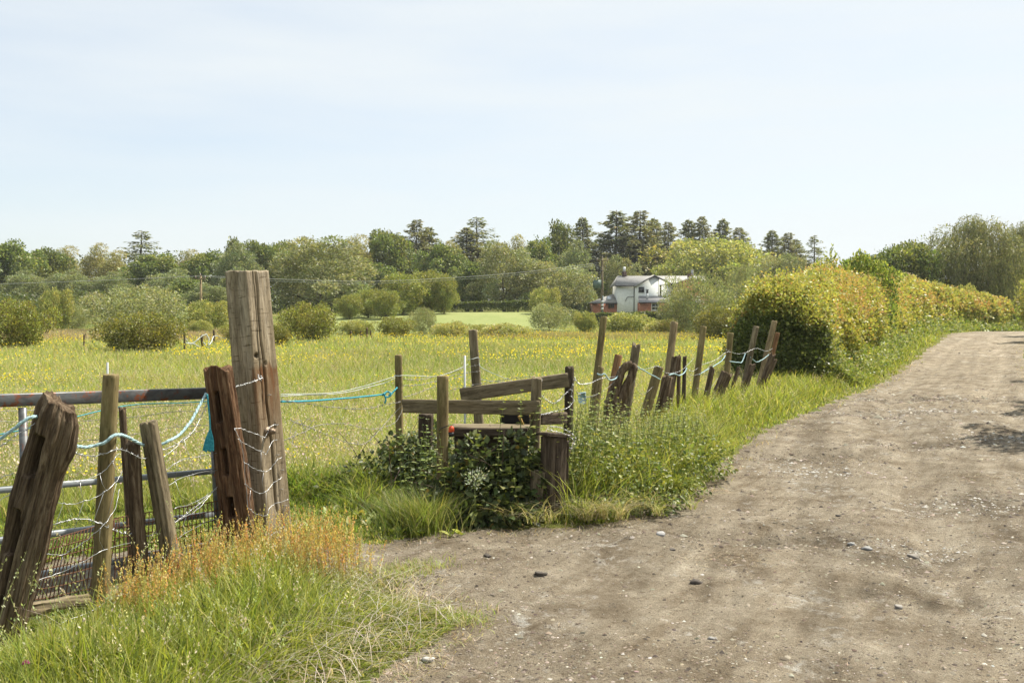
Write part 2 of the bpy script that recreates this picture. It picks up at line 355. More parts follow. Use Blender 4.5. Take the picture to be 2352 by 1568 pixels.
# ------------------------------------------------------------------ blades, stems and seed heads
def blades(mb, P, h, w, col, lean=.35, segs=3, prof=None, dirs=None, curl=1.0, tipcol=None):
    n = len(P); h = np.broadcast_to(h, (n,)); w = np.broadcast_to(w, (n,)); lean = np.broadcast_to(lean, (n,))
    a = rng.uniform(0, 2*np.pi, n) if dirs is None else dirs
    D = np.stack([np.cos(a), np.sin(a), 0*a], 1); b = a+np.pi/2+rng.normal(0, .9, n); S = np.stack([np.cos(b), np.sin(b), 0*b], 1)
    prof = prof or [1, .85, .5, .04][:segs+1] if segs == 3 else (prof or [1, .8, .05] if segs == 2 else prof or [1, .95, .8, .5, .04])
    prof = list(prof); prof[-1] = max(prof[-1], .04) if len(prof) == segs+1 else .04
    Vs = []
    for i in range(segs+1):
        t = i/segs
        c = P+D*(h*lean*(t**1.8)*curl)[:, None]+np.array([0, 0, 1.])*(h*(t-.32*lean*t*t))[:, None]
        o = S*(w*prof[i]*.5)[:, None]; Vs += [c-o, c+o]
    V = np.stack(Vs, 1); k = 2*(segs+1)
    F = np.array([(2*i, 2*i+1, 2*i+3, 2*i+2) for i in range(segs)])[None]+(np.arange(n)*k)[:, None, None]
    cc = np.repeat(col[:, None], k, 1).copy()
    if tipcol is not None:
        f = (np.repeat(np.arange(segs+1), 2)/segs)[None, :, None]**1.5; cc = cc*(1-f)+tipcol[:, None]*f
    mb.add(V.reshape(-1, 3), F.reshape(-1, 4), cc.reshape(-1, 3))
def pal(n, cols, wts=None, jit=.12):
    c = np.array(cols, float)[rng.choice(len(cols), n, p=None if wts is None else np.array(wts)/sum(wts))]
    return np.clip(c*(1+rng.normal(0, jit, (n, 1)))*(1+rng.normal(0, jit*.4, (n, 3))), .002, .9)
def stalks(mb, P, h, w, stemcol, headcol, nh=10, span=.45, hs=.012, lean=.2, spread=1.0):
    """thin stems whose upper part carries small seeds"""
    n = len(P); a = rng.uniform(0, 6.283, n); h = np.broadcast_to(h, (n,)); lean = np.broadcast_to(lean, (n,))
    st = rng.bit_generator.state
    blades(mb, P, h, w, stemcol, lean, 3, [1, .8, .6, .4], a)
    t = 1-span*rng.uniform(0, 1, (n, nh)); D = np.stack([np.cos(a), np.sin(a), 0*a], 1)
    C = P[:, None]+D[:, None]*((h*lean)[:, None]*t**1.8)[..., None]+np.array([0, 0, 1.])*(h[:, None]*(t-.32*lean[:, None]*t*t))[..., None]
    C = C+rng.normal(0, 1, C.shape)*hs*spread*(1.25-t)[..., None]/span*.55
    C = C.reshape(-1, 3); m = len(C); u = nrm(rdir(m)*.7+np.array([0, 0, .8])); s = nrm(np.cross(u, rdir(m))); z = hs*rng.uniform(.6, 1.4, m)
    V = np.stack([C-u*z[:, None]*.8, C-s*z[:, None]*.4, C+u*z[:, None]*.8, C+s*z[:, None]*.4], 1).reshape(-1, 3)
    mb.add(V, np.arange(m*4).reshape(-1, 4), np.repeat(np.repeat(headcol, nh, 0)*(1+rng.normal(0, .15, (m, 1))), 4, 0).clip(.005, .95))
def on(x, y, dz=0): return np.stack([x, y, H(x, y)+dz], 1)
def scatter(n, y0, y1, xs0, xs1, pw=3.0, keep=None):
    """n points in a wedge, density falling with distance so that it is even in the picture"""
    u = rng.uniform(0, 1, n); p = 2-pw
    y = (y0**p+u*(y1**p-y0**p))**(1/p); x = y*rng.uniform(xs0, xs1, n)
    if keep is not None: m = keep(x, y); x, y = x[m], y[m]
    return x, y
FENCE = [(-.9,8.9),(.2,9.3),(1.05,11.0),(2.1,13.8),(2.9,15.4),(3.9,17.5),(5.0,20.2),(6.2,23),(9.0,29.5),(13,38.5),(19,50.5),(24.6,61),(30,69)]
def left_of_fence(x, y): d, s, side = segdist(x, y, FENCE); return side < 0
def off_road(x, y, mrg=0): return ~inpoly(x, y, ROAD)
G1 = [(.175,.235,.038), (.235,.285,.055), (.125,.185,.028), (.29,.31,.095), (.34,.32,.15)]
# meadow
def build_meadow():
    mb = MB()
    def kp(x, y):
        c = off_road(x, y) & left_of_fence(x, y)
        return c & ~((y < 8.6) & (x > -1.8)) & ~((y < 7.6)) 
    x, y = scatter(330000, 7.6, 118, -.60, .30, 2.75, kp); 
    m = ~inpoly(x, y, [(-14.5, 80), (-20, 102), (-13, 119), (4, 119.5), (4.5, 82)]); x, y = x[m], y[m]
    n = len(x); pt = fbm(x*.35, y*.35, 0, 41); p2 = fbm(x*.09, y*.09, 0, 42)
    k = np.clip(y/11, .8, 5); short = np.exp(-((y-8.4)/1.5)**2)
    h = rng.uniform(.16, .40, n)*(1+.5*pt)*(1-.35*short)*np.where(y > 70, .8, 1); w = .0075*k**.92*rng.uniform(.5, 1.5, n)
    col = pal(n, G1, [3, 4, 1.4, 3.4, 1.8], .14)*(1+.35*p2[:, None])*1.12
    col[:, 0] *= 1+.15*np.clip(pt, -.5, 1)
    blades(mb, on(x, y, -.02), h, w, col, rng.uniform(.15, .8, n), 2, tipcol=col*np.array([1.25, 1.15, 1.2]))
    tag(mb.build('meadow_grass', M_GRASS), 'tall green meadow grass filling the field behind the fences', 'grass', kind='stuff')
    # seed heads, pinkish beige
    mb = MB(); x, y = scatter(44000, 8.2, 112, -.6, .30, 2.6, kp); 
    m = (fbm(x*.22, y*.22, 0, 44) > rng.uniform(-.9, .35, len(x))) & ~inpoly(x, y, [(-14.5, 80), (-20, 102), (-13, 119), (4, 119.5), (4.5, 82)]); x, y = x[m], y[m]; n = len(x)
    k = np.clip(y/11, .8, 4.5)
    stalks(mb, on(x, y), rng.uniform(.28, .52, n), .0022*k, pal(n, [(.30,.29,.10)]), pal(n, [(.46,.38,.25), (.42,.40,.22), (.50,.41,.31), (.38,.38,.17)]), 4, .4, .015*1, .25)
    tag(mb.build('meadow_seed_heads', M_GRASS), 'pinkish beige seed heads standing above the meadow grass', 'seed heads', kind='stuff')
    # buttercups
    mb = MB(); x, y = scatter(60000, 8.0, 88, -.6, .30, 2.45, kp)
    dens = fbm(x*.28, y*.2, 0, 45)+.35*sstep(25, 55, y)-.12; m = dens-.28*(1-sstep(9, 16, y)) > rng.uniform(-.25, 1.1, len(x)); x, y = x[m], y[m]; n = len(x)
    hh = rng.uniform(.26, .46, n); s = .0115*np.clip(y/16, .95, 2.3)*rng.uniform(.7, 1.25, n)
    C = on(x, y)+np.array([0, 0, 1.])*hh[:, None]
    for q in range(2):
        u = nrm(rdir(n)*np.array([1, 1, .55])); v = nrm(np.cross(u, rdir(n)))
        V = np.stack([C-u*s[:, None], C-v*s[:, None], C+u*s[:, None], C+v*s[:, None]], 1).reshape(-1, 3)
        mb.add(V, np.arange(4*n).reshape(-1, 4), np.repeat(pal(n, [(.72,.60,.03), (.76,.68,.06), (.66,.48,.02)], [3, 3, .6], .05), 4, 0))
    near = y < 24; blades(mb, on(x[near], y[near]), hh[near], .002*np.clip(y[near]/11, 1, 2), pal(near.sum(), [(.16,.22,.04)]), .04, 2)
    tag(mb.build('buttercups', M_GRASS), 'tiny yellow buttercups scattered all over the meadow', 'buttercups', kind='stuff')
build_meadow()
# the verge to the right of the row of leaning posts and along the hedge foot
VC = [(.255,.29,.042), (.20,.245,.036), (.145,.19,.028), (.33,.33,.10)]
def build_verge():
    mb = MB()
    def kp(x, y):
        q = fbm(x*2, y*2, 0, 51)*.22
        return off_road(x+q, y+q) & ~left_of_fence(x+.25, y)
    x, y = scatter(190000, 7.6, 66, -.05, .56, 2.6, kp); m = x/y < .60; x, y = x[m], y[m]; n = len(x)
    rd, _, _ = segdist(x, y, ROAD+[ROAD[0]]); d = sstep(0, .8, rd); pt = fbm(x*.9, y*.9, 0, 52)
    k = np.clip(y/9, .9, 5)
    h = (.05+.20*d)*rng.uniform(.6, 1.35, n)*(1+.55*pt)*np.clip(k, 1, 1.5); col = pal(n, VC+[(.06,.09,.018)], [3, 3, 2.2, 1.6, 1.0], .18)*(1+.3*pt[:, None])
    blades(mb, on(x, y, -.015), h, .0075*k*rng.uniform(.5, 1.5, n), col, rng.uniform(.2, 1.1, n), 2, tipcol=col*np.array([1.2, 1.1, 1.1]))
    # dry straw-coloured fringe where grass meets dirt
    x, y = scatter(60000, 4.2, 60, -.25, .56, 2.6); rd, _, _ = segdist(x, y, ROAD+[ROAD[0]]); m = (rd < .22+.05*y/10) & (rng.uniform(0, 1, len(x)) < .55) & (x/np.maximum(y, 1) > -.3); x, y, = x[m], y[m]; n = len(x)
    blades(mb, on(x, y, 0), rng.uniform(.02, .07, n)*np.clip(y/9, 1, 2), .004*np.clip(y/8, 1, 5), pal(n, [(.36,.29,.15), (.42,.35,.2), (.22,.24,.06)], [3, 2, 2]), rng.uniform(.8, 2.2, n), 2)
    tag(mb.build('verge_grass', M_GRASS), 'bright green grass verge between the leaning posts and the dirt road', 'grass', kind='stuff')
    mb = MB(); x, y = scatter(9000, 8.5, 60, .05, .55, 2.5, kp); m = x/y < .48; x, y = x[m], y[m]; m = fbm(x*.8, y*.8, 0, 53) > rng.uniform(-.5, .5, len(x)); x, y = x[m], y[m]; n = len(x)
    rd, _, _ = segdist(x, y, ROAD+[ROAD[0]]); m = rd > .35; x, y = x[m], y[m]; n = len(x)
    stalks(mb, on(x, y), rng.uniform(.28, .5, n), .0022*np.clip(y/9, 1, 4), pal(n, [(.30,.31,.10)]), pal(n, [(.45,.40,.22), (.40,.37,.16), (.50,.40,.28)]), 6, .4, .013, .35)
    tag(mb.build('verge_seed_heads', M_GRASS), 'feathery pale seed heads on the verge below the leaning posts', 'seed heads', kind='stuff')
    # right hand verge, mostly outside the picture
    mb = MB(); n = 30000; y = rng.uniform(4, 62, n); x = y*0; d0 = np.interp(y, [4,9,13,18,24.4,42.6,56,61], [8,8.6,9.3,10.2,12.8,22,30.5,36]); x = d0+rng.uniform(.05, 3.2, n)
    blades(mb, on(x, y, -.01), rng.uniform(.12, .5, n), .02*np.clip(y/20, .5, 3), pal(n, VC, [3, 3, 2, 1.2]), rng.uniform(.2, .8, n), 2)
    tag(mb.build('right_verge_grass', M_GRASS), 'strip of long grass along the right edge of the dirt road', 'grass', kind='stuff')
build_verge()
# short trodden grass in the gateway and the longer grass behind it
def build_gateway():
    mb = MB(); reg = [(-1.7,6.6),(-.9,6.95),(-.5,7.3),(-.35,7.7),(-.35,8.3),(-.7,9.3),(-3.5,9.3),(-6.5,9.3),(-7,4),(-5.2,4.9),(-3.9,6.0),(-2.9,6.75),(-2.1,6.95)]
    x = rng.uniform(-7, 0, 260000); y = rng.uniform(4.5, 9.3, 260000); m = inpoly(x+.05*vnoise(x*9, y*9), y, reg) & off_road(x, y); x, y = x[m], y[m]
    pt = fbm(x*1.6, y*1.6, 0, 61); m = (pt > rng.uniform(-.9, .2, len(x))-.2) & (rng.uniform(0, 1, len(x)) < .7); x, y, pt = x[m], y[m], pt[m]; n = len(x)
    tall = sstep(7.7, 8.6, y+.3*pt+.12*(x+1.5))
    h = (.035+.05*np.clip(pt+.4, 0, 1)+.16*tall*(1+1.2*pt))*rng.uniform(.4, 1.35, n)
    col = pal(n, [(.20,.26,.032), (.26,.29,.05), (.10,.15,.022), (.30,.28,.11), (.05,.075,.015)], [3, 2, 2.5, 1, 1.3], .2)
    blades(mb, on(x, y, -.01), h, .008*rng.uniform(.5, 1.6, n), col, rng.uniform(.2, 1.3, n), 2, tipcol=col*1.15)
    tag(mb.build('gateway_grass', M_GRASS), 'short trodden grass in the opening between the tall gatepost and the stile', 'grass', kind='stuff')
build_gateway()
# the foreground verge around the feet of the left posts
FG = [(-8,-1),(-8,1.0),(-3.6,2.9),(-2.45,4.15),(-2.12,4.6),(-2.0,5.1),(-1.92,5.65),(-1.6,6.35),(-1.05,6.25),(-.62,5.75),(-.27,5.2),(-.45,4.7),(-.7,4.1),(-1.1,2.6),(-1.6,-1)]
def build_foreground():
    mb = MB(); n0 = 300000
    x = rng.uniform(-5.5, -.1, n0); y = rng.uniform(2.4, 6.9, n0)
    q = .16*fbm(x*3, y*3, 0, 71); ins = inpoly(x+q, y+q, FG); m = ins & (x > -.62*y-.6)
    keep = rng.uniform(0, 1, n0) < np.clip(1.25-.13*y, .3, 1)*.75
    x, y = x[m & keep], y[m & keep]; n = len(x)
    pt = fbm(x*2.2, y*2.2, 0, 72); rd, _, _ = segdist(x, y, FG[8:14]); e = sstep(0, .75, rd)*(.45+.55*sstep(-2.5, -1.7, x+.25*(5-y)))
    h = (.05+.22*e)*rng.uniform(.5, 1.3, n)*(1+.4*pt)
    col = pal(n, [(.185,.235,.032), (.255,.30,.048), (.125,.172,.024), (.34,.34,.11), (.075,.11,.02)], [4, 4, 3, 1.2, 1.5])
    dr = rng.uniform(0, 6.28, n); dr = np.where(rd < .5, rng.normal(-.5, .9, n), dr)
    blades(mb, on(x, y, -.01), h, .0066*rng.uniform(.5, 1.6, n), col, rng.uniform(.1, .9, n)+(1-e)*.6, 4, dirs=dr, tipcol=col*np.array([1.2, 1.1, 1.1]))
    # thin low growth under the leaning posts
    k = 26000; x = rng.uniform(-4.2, -1.5, k); y = rng.uniform(3.6, 6.7, k); m = ~inpoly(x, y, FG) & inpoly(x, y, [(-2.0,4.4),(-4.2,2.6),(-4.2,4.3),(-3.0,5.4),(-2.2,6.2),(-1.5,6.7),(-1.5,6.2),(-1.9,5.5)]) & (fbm(x*2.5, y*2.5, 0, 77) > rng.uniform(-.5, .5, k)); x, y = x[m], y[m]; n = len(x)
    blades(mb, on(x, y, -.01), rng.uniform(.03, .13, n), .006, pal(n, [(.165,.24,.028), (.11,.175,.021), (.33,.34,.10)]), rng.uniform(.3, 1.2, n), 4)
    # flattened dry stems in the thatch
    k = 9000; x = rng.uniform(-4.5, -.3, k); y = rng.uniform(3, 6.6, k); m = inpoly(x, y, FG); x, y = x[m], y[m]; n = len(x)
    blades(mb, on(x, y, .02), rng.uniform(.1, .28, n), .004, pal(n, [(.42,.36,.2), (.5,.46,.32), (.26,.22,.1)]), rng.uniform(1.2, 2.4, n), 3)
    tag(mb.build('foreground_grass', M_GRASS), 'lush green grass in front of the rotten leaning posts, bottom left', 'grass', kind='stuff')
    # flowering grass stems, upright, pale
    mb = MB(); k = 560; x = rng.uniform(-3.6, -.7, k); y = rng.uniform(3.2, 6.5, k); rd, _, _ = segdist(x, y, FG[8:14]); m = inpoly(x, y, FG) & (rd > .25) & (x > -.6*y); x, y = x[m], y[m]; n = len(x)
    hh = rng.uniform(.34, .62, n)*np.where(x < -1.7, 1.1, .75)
    stalks(mb, on(x, y), hh, .0026, pal(n, [(.24,.30,.07), (.32,.33,.12)]), pal(n, [(.40,.42,.2), (.52,.47,.28), (.34,.38,.14)]), 16, .32, .0075, .3, 1.1)
    tag(mb.build('tall_grass_stems', M_GRASS), 'thin flowering grass stems rising in front of the left posts', 'grass stems', kind='stuff')
    # sheep's sorrel, orange red
    mb = MB(); C = [(-1.98,5.1,.24),(-1.75,5.6,.34),(-1.5,6.2,.36),(-1.15,6.1,.28),(-1.85,4.95,.25),(-1.3,5.9,.34),(-1.85,5.75,.25),(-1.0,5.85,.24),(-1.6,5.4,.3),(-2.4,4.8,.15)]
    W = np.array([1,1.1,1.5,1,.4,1.2,.9,.5,.5,.15]); W /= W.sum(); k = 1350; c = rng.choice(len(C), k, p=W); Cn = np.array(C)
    x = Cn[c, 0]+rng.normal(0, 1, k)*Cn[c, 2]*.55; y = Cn[c, 1]+rng.normal(0, 1, k)*Cn[c, 2]*.5; m = inpoly(x, y, FG); x, y = x[m], y[m]; n = len(x)
    stalks(mb, on(x, y), rng.uniform(.22, .44, n), .0026, pal(n, [(.30,.18,.05), (.20,.21,.05)]), pal(n, [(.50,.32,.10), (.50,.40,.13), (.45,.22,.08), (.38,.37,.11)], [3.5, 4, .8, 3]), 26, .62, .0078, .16, .5)
    tag(mb.build('red_sorrel', M_GRASS), 'orange and red sorrel seed stalks in a drift before the tall gatepost', 'sorrel', kind='stuff')
    # broad weeds low in the grass
    mb = MB(); k = 420; x = rng.uniform(-3, -.8, k); y = rng.uniform(3.4, 5.9, k); m = inpoly(x, y, FG); x, y = x[m], y[m]
    leaf_rosettes(mb, x, y, .03, .065)
    x = rng.uniform(-1.5, -.3, 60); y = rng.uniform(7.1, 7.9, 60); leaf_rosettes(mb, x, y, .04, .09)
    tag(mb.build('low_weeds', M_LEAF), 'broad-leaved weeds low among the foreground grass', 'weeds', kind='stuff')
LEAF_T = np.array([(0,0,0),(-.30,.28,.07),(0,.34,-.03),(.30,.28,.07),(-.24,.66,.04),(0,.68,-.05),(.24,.66,.04),(0,1,-.10)], float)
LEAF_F4 = np.array([(1,2,5,4),(2,3,6,5)]); LEAF_F3 = np.array([(0,2,1),(0,3,2),(4,5,7),(5,6,7)])
def leaves(mb, P, axis, size, col, width=1.0, nup=.6, T=LEAF_T, F=(LEAF_F4, LEAF_F3)):
    n = len(P); axis = nrm(axis); up = nrm(rdir(n)*(1-nup)+np.array([0, 0, nup])); sd = nrm(np.cross(axis, up)); nn = np.cross(sd, axis)
    sz = np.broadcast_to(size, (n,))[:, None, None]
    V = P[:, None]+sz*(T[None, :, :1]*width*sd[:, None]+T[None, :, 1:2]*axis[:, None]+T[None, :, 2:3]*nn[:, None])
    k = len(T); fs = [(f[None]+(np.arange(n)*k)[:, None, None]).reshape(-1, f.shape[1]) for f in F]
    mb.add(V.reshape(-1, 3), fs, np.repeat(col, k, 0))
QT = np.array([(0,0,0),(-.33,.5,.03),(0,1,-.06),(.33,.5,.03)], float); QF = (np.array([(0,3,2,1)]),)
def qleaves(mb, P, axis, size, col, width=1.0, nup=.3): leaves(mb, P, axis, size, col, width, nup, QT, QF)
def leaf_rosettes(mb, x, y, a, b):
    for q in range(5):
        n = len(x); an = rng.uniform(0, 6.28, n); ax = np.stack([np.cos(an), np.sin(an), rng.uniform(.2, 1.4, n)], 1)
        leaves(mb, on(x, y, .01)+rng.normal(0, .01, (n, 3)), ax, rng.uniform(a, b, n), pal(n, [(.14,.21,.03), (.19,.26,.045), (.28,.31,.05)], [3, 3, 1]), .9, .8)
build_foreground()
def scraps():
    # grit, straw and loose chips lying on the dirt
    mb = MB(); x, y = scatter(60000, 3.2, 45, -.3, .62, 2.9, lambda x, y: inpoly(x, y, ROAD)); pt = fbm(x*1.1, y*1.1, 0, 81); m = pt > rng.uniform(-.7, .35, len(x)); x, y = x[m], y[m]; n = len(x)
    px_, py_ = [x], [y]
    for qx, qy, rr, dp, asp in POTS:
        k = int(900*rr) if dp > 0 else 200; px_.append(qx+rng.normal(0, rr*.75, k)); py_.append(qy+rng.normal(0, rr*asp*.8, k))
    for qx, qy, rr in ((4.4,7.2,.5),(2.9,6.9,.35),(4.9,6.2,.6),(3.9,8.4,.5),(6.4,12.5,.8),(3.0,10.0,.5),(6.8,16.0,.9),(3.3,4.9,.4)):
        k = 420; px_.append(qx+rng.normal(0, rr*.6, k)); py_.append(qy+rng.normal(0, rr*.45, k))
    x, y = np.concatenate(px_), np.concatenate(py_); pale = np.zeros(len(x), bool); pale[-8*420:] = rng.uniform(0, 1, 8*420) < .6; m = inpoly(x, y, ROAD); pale = pale[m]; x, y = x[m], y[m]; n = len(x)
    s = rng.gamma(2.0, .0026, n)*np.clip(y/7, .8, 3)+.0012; P = on(x, y, 0)
    T = np.array([(1,0,0),(.3,.9,0),(-.8,.6,0),(-.9,-.5,0),(.2,-1,0),(.1,.1,.65)]); T = T[None]*(1+rng.normal(0, .22, (n, 6, 1)))
    a = rng.uniform(0, 6.28, n); ca, sa = np.cos(a)[:, None], np.sin(a)[:, None]
    V = np.stack([T[..., 0]*ca-T[..., 1]*sa, T[..., 0]*sa+T[..., 1]*ca, T[..., 2]*rng.uniform(.5, 1.1, (n, 1))], -1)*s[:, None, None]+P[:, None]
    F = np.array([(0,1,5),(1,2,5),(2,3,5),(3,4,5),(4,0,5)])[None]+(np.arange(n)*6)[:, None, None]
    mb.add(V.reshape(-1, 3), F.reshape(-1, 3), np.repeat(pal(n, [(.17,.145,.11), (.085,.065,.048), (.23,.20,.16), (.36,.345,.31), (.045,.034,.026)], [5, 4.5, 2, .35, 2.5]), 6, 0))
    mb.c[-1] = np.where(np.repeat(pale, 6)[:, None], np.array([.31,.30,.275])*rng.uniform(.7, 1.15, (n*6, 1)), mb.c[-1])
    tag(mb.build('gravel', M_COL), 'loose grit and small stones spread over the dirt road', 'gravel', kind='stuff')
    mb = MB(); x, y = scatter(3600, 3.4, 34, -.3, .6, 2.8, lambda x, y: inpoly(x, y, ROAD)); pt = fbm(x*.9+9, y*.9, 0, 82); m = pt > rng.uniform(-.35, .5, len(x)); x, y = x[m], y[m]
    c = np.array([(.42,.1),(2.1,5.3)]); x2 = []; y2 = []
    for cx, cy, r, k in ((1.35,6.35,.22,420),(5.0,9.7,.45,500),(.6,8.0,.4,500),(1.7,8.9,.35,400),(-.55,5.9,.25,260),(3.6,10.9,.5,260),(7.2,17.4,.6,300),(4.2,13.3,.4,260)):
        x2.append(cx+rng.normal(0, r, k)); y2.append(cy+rng.normal(0, r*.35, k))
    x = np.concatenate([x]+x2); y = np.concatenate([y]+y2); n = len(x); a = rng.uniform(0, 6.28, n); D = np.stack([np.cos(a), np.sin(a), rng.uniform(-.05, .25, n)], 1)
    ln = rng.uniform(.008, .05, n)*np.clip(y/8, .8, 2); S = np.stack([-np.sin(a), np.cos(a), rng.uniform(-.3, .6, n)], 1)*.0010*np.clip(y/7, 1, 3)[:, None]; P = on(x, y, .004)
    V = np.stack([P-S, P+S, P+D*ln[:, None]+S, P+D*ln[:, None]-S], 1).reshape(-1, 3)
    mb.add(V, np.arange(4*n).reshape(-1, 4), np.repeat(pal(n, [(.36,.30,.19), (.27,.21,.125), (.40,.36,.27), (.11,.065,.035)], [4, 4, 1, 3]), 4, 0))
    tag(mb.build('straw', M_COL), 'dry straw and grass clippings lying on the dirt', 'straw', kind='stuff')
scraps()
STONES = [(1544,1282,.022,(.16,.14,.12),'dark lump of stone on the dirt near the middle of the road mouth'),
 (1241,1337,.035,(.13,.11,.09),'dark angular stone on the dirt beyond the grassy tip'),
 (1597,1343,.04,(.12,.10,.085),'flat dark stone beside the patch of pale straw'),
 (2098,1262,.042,(.34,.31,.27),'pale flat-topped stone on the right half of the road'),
 (1518,1250,.036,(.55,.54,.53),'whitish chip of stone at the rim of the dark hollow'),
 (1992,1260,.036,(.38,.38,.37),'flat pale slab of stone in the road beside a smaller one'),
 (1956,1247,.03,(.46,.46,.45),'smaller pale slab of stone just left of the flat one'),
 (2065,1388,.028,(.42,.39,.35),'rounded pale stone on the near right side of the road'),
 (984,1522,.03,(.66,.65,.62),'white oval pebble below the tip of the foreground grass'),
 (1637,1470,.022,(.38,.37,.35),'small light pebble in the bare foreground dirt'),
 (1925,1186,.02,(.09,.08,.07),'small black stone in the middle of the road'),
 (1118,1290,.028,(.10,.085,.07),'dark broken clod by the sparse tuft of grass')]
def stones():
    for px, py, r, c, lab in STONES:
        d = 1.6*FPX/(py-720); p = at(px, py, d); nu, nv = 12, 8
        t = np.arange(nu)/nu*2*np.pi; f = np.linspace(0, np.pi, nv+1)[1:-1]
        T, Fi = np.meshgrid(t, f); X = np.sin(Fi)*np.cos(T); Y = np.sin(Fi)*np.sin(T); Z = np.cos(Fi)
        sd = random.random()*50; k = 1+.5*vnoise(X*1.3+sd, Y*1.3, Z*1.3)+.3*vnoise(X*2.8+sd, Y*2.8, Z*2.8); X, Y, Z = X*k*r, Y*k*r*.8, np.clip(Z*k, -.9, .75)*r*.55
        V = np.concatenate([np.stack([X.ravel(), Y.ravel(), Z.ravel()], 1), [[0, 0, r*.38], [0, 0, -r*.4]]]); m = nv-1
        i = np.arange(m-1)[:, None]*nu; j = np.arange(nu)[None]; q = (j+1) % nu
        F4 = np.stack([i+j, i+nu+j, i+nu+q, i+q], -1).reshape(-1, 4); j = np.arange(nu); q = (j+1) % nu; b = (m-1)*nu
        F3 = np.concatenate([np.stack([j, q, 0*j+m*nu], 1), np.stack([b+q, b+j, 0*j+m*nu+1], 1)])
        o = mesh_np('stone', V, [F4, F3], M_COL, np.tile(np.array(c)*np.array(.55), (len(V), 1))); o.location = (p.x, p.y, hz(p.x, p.y)+r*.12); o.rotation_euler.z = random.random()*6
        tag(o, lab, 'stone', 'larger stones lying on the dirt road')
stones()
# ------------------------------------------------------------------ posts, boards and rails
def post(name, label, base, top, r, m, sq=0, rough=.06, taper=.95, nu=36, nv=48, rot=0, mort=(), topn=.1, crack=(), cat='fence post', group=None, seed=None, flat=1.0, sink=.25, kw=0, wave=0, topslope=0, dome=0):
    base = Vector(base); top = Vector(top); ax = top-base; ln = ax.length; s = seed if seed is not None else random.random()*99
    u = np.arange(nu)/nu*2*np.pi; v = np.linspace(-sink, ln, nv); U, Vv = np.meshgrid(u, v)
    V_t = ln-Vv; rad = np.full(U.shape, r)*(1-(1-taper)*np.clip(Vv/ln, 0, 1))
    if sq:
        e = 1/np.maximum(np.abs(np.cos(U)), np.abs(np.sin(U))); e = np.minimum(e, 1.30)/1.13; rad *= 1+sq*(e-1)
    cx, sx = np.cos(U), np.sin(U)
    rad *= 1+rough*(.9*fbm(cx*2.2+s, sx*2.2, Vv*1.6/.5, 3)+1.1*fbm(cx*7+s, sx*7, Vv*1.2, 5)+.6*fbm(cx*16+s, sx*16, Vv*2.5, 8, 2))
    for (a, w, d, v0, v1) in crack:       # angle, half width, depth, extent
        aa = a+.09*np.sin(Vv*5+s)+.05*np.sin(Vv*13); g = np.exp(-(((U-aa+np.pi) % (2*np.pi)-np.pi)/w)**2)*sstep(v0, v0+.1, Vv)*(1-sstep(v1-.1, v1, Vv)); rad *= 1-d*g
    MX = np.zeros_like(rad); MY = np.zeros_like(rad)
    for (a, w, v0, v1, d) in mort:
        g = (1-sstep(w*.65, w, np.abs((U-a+np.pi) % (2*np.pi)-np.pi)))*sstep(v0-.012, v0+.012, Vv)*(1-sstep(v1-.012, v1+.012, Vv)); MX -= math.cos(a)*1.35*r*g; MY -= math.sin(a)*1.35*r*g
    if dome: rad *= (1+.16*np.exp(-((V_t-.20)/.10)**2)*(.4+.6*cx))*(1-dome*sstep(.11, 0, V_t) if False else 1-dome*(1-sstep(0, .11, V_t))**2.6)
    off = wave*fbm(Vv*1.5+s, 0*Vv, 0, 4); ofy = wave*fbm(Vv*1.5+s, 0*Vv+9, 0, 4)
    X = rad*cx+off+MX; Y = rad*sx*flat+ofy+MY; Zz = Vv+0
    edge = topn*(fbm(cx*1.5+s, sx*1.5, 0, 6)+.5*fbm(cx*5+s, sx*5, 0, 7))+topslope*cx*r
    Zz = Zz+sstep(.6, 1, np.clip(Vv/ln, 0, 1))*edge
    Vl = [np.stack([X.ravel(), Y.ravel(), Zz.ravel()], 1)]; i = np.arange(nv-1)[:, None]*nu; j = np.arange(nu)[None]; k = (j+1) % nu
    F = [np.stack([i+j, i+k, i+nu+k, i+nu+j], -1).reshape(-1, 4)]
    last = (nv-1)*nu; n0 = nv*nu; prev = last; lr = Vl[0][last:last+nu]; cen = lr.mean(0)
    for q, sc in enumerate((.93, .6, .25)):
        ring = cen+(lr-cen)*sc; ring[:, 2] += (.004 if q == 0 else .006)+topn*.25*vnoise(ring[:, 0]*30+s, ring[:, 1]*30)
        Vl.append(ring); j = np.arange(nu); k = (j+1) % nu; F.append(np.stack([prev+j, prev+k, n0+k, n0+j], 1)); prev = n0; n0 += nu
    Vl.append([cen+np.array([0, 0, .004])]); F3 = np.stack([prev+j, prev+k, 0*j+n0], 1)
    o = mesh_np(name, np.concatenate(Vl), [np.concatenate(F), F3], m, smooth=True)
    o.rotation_mode = 'QUATERNION'; o.rotation_quaternion = Vector((0, 0, 1)).rotation_difference(ax) @ __import__('mathutils').Quaternion((0, 0, 1), rot)
    o.location = base; return tag(o, label, cat, group)
def postpx(name, label, b, t, Y, wpx, m, Yt=None, **k):
    """b, t: photo pixels of foot and top; the post stands Y metres away and leans to Yt"""
    return post(name, label, at(b[0], b[1], Y), at(t[0], t[1], Yt or Y), wpx/2*Y/FPX, m, **k)
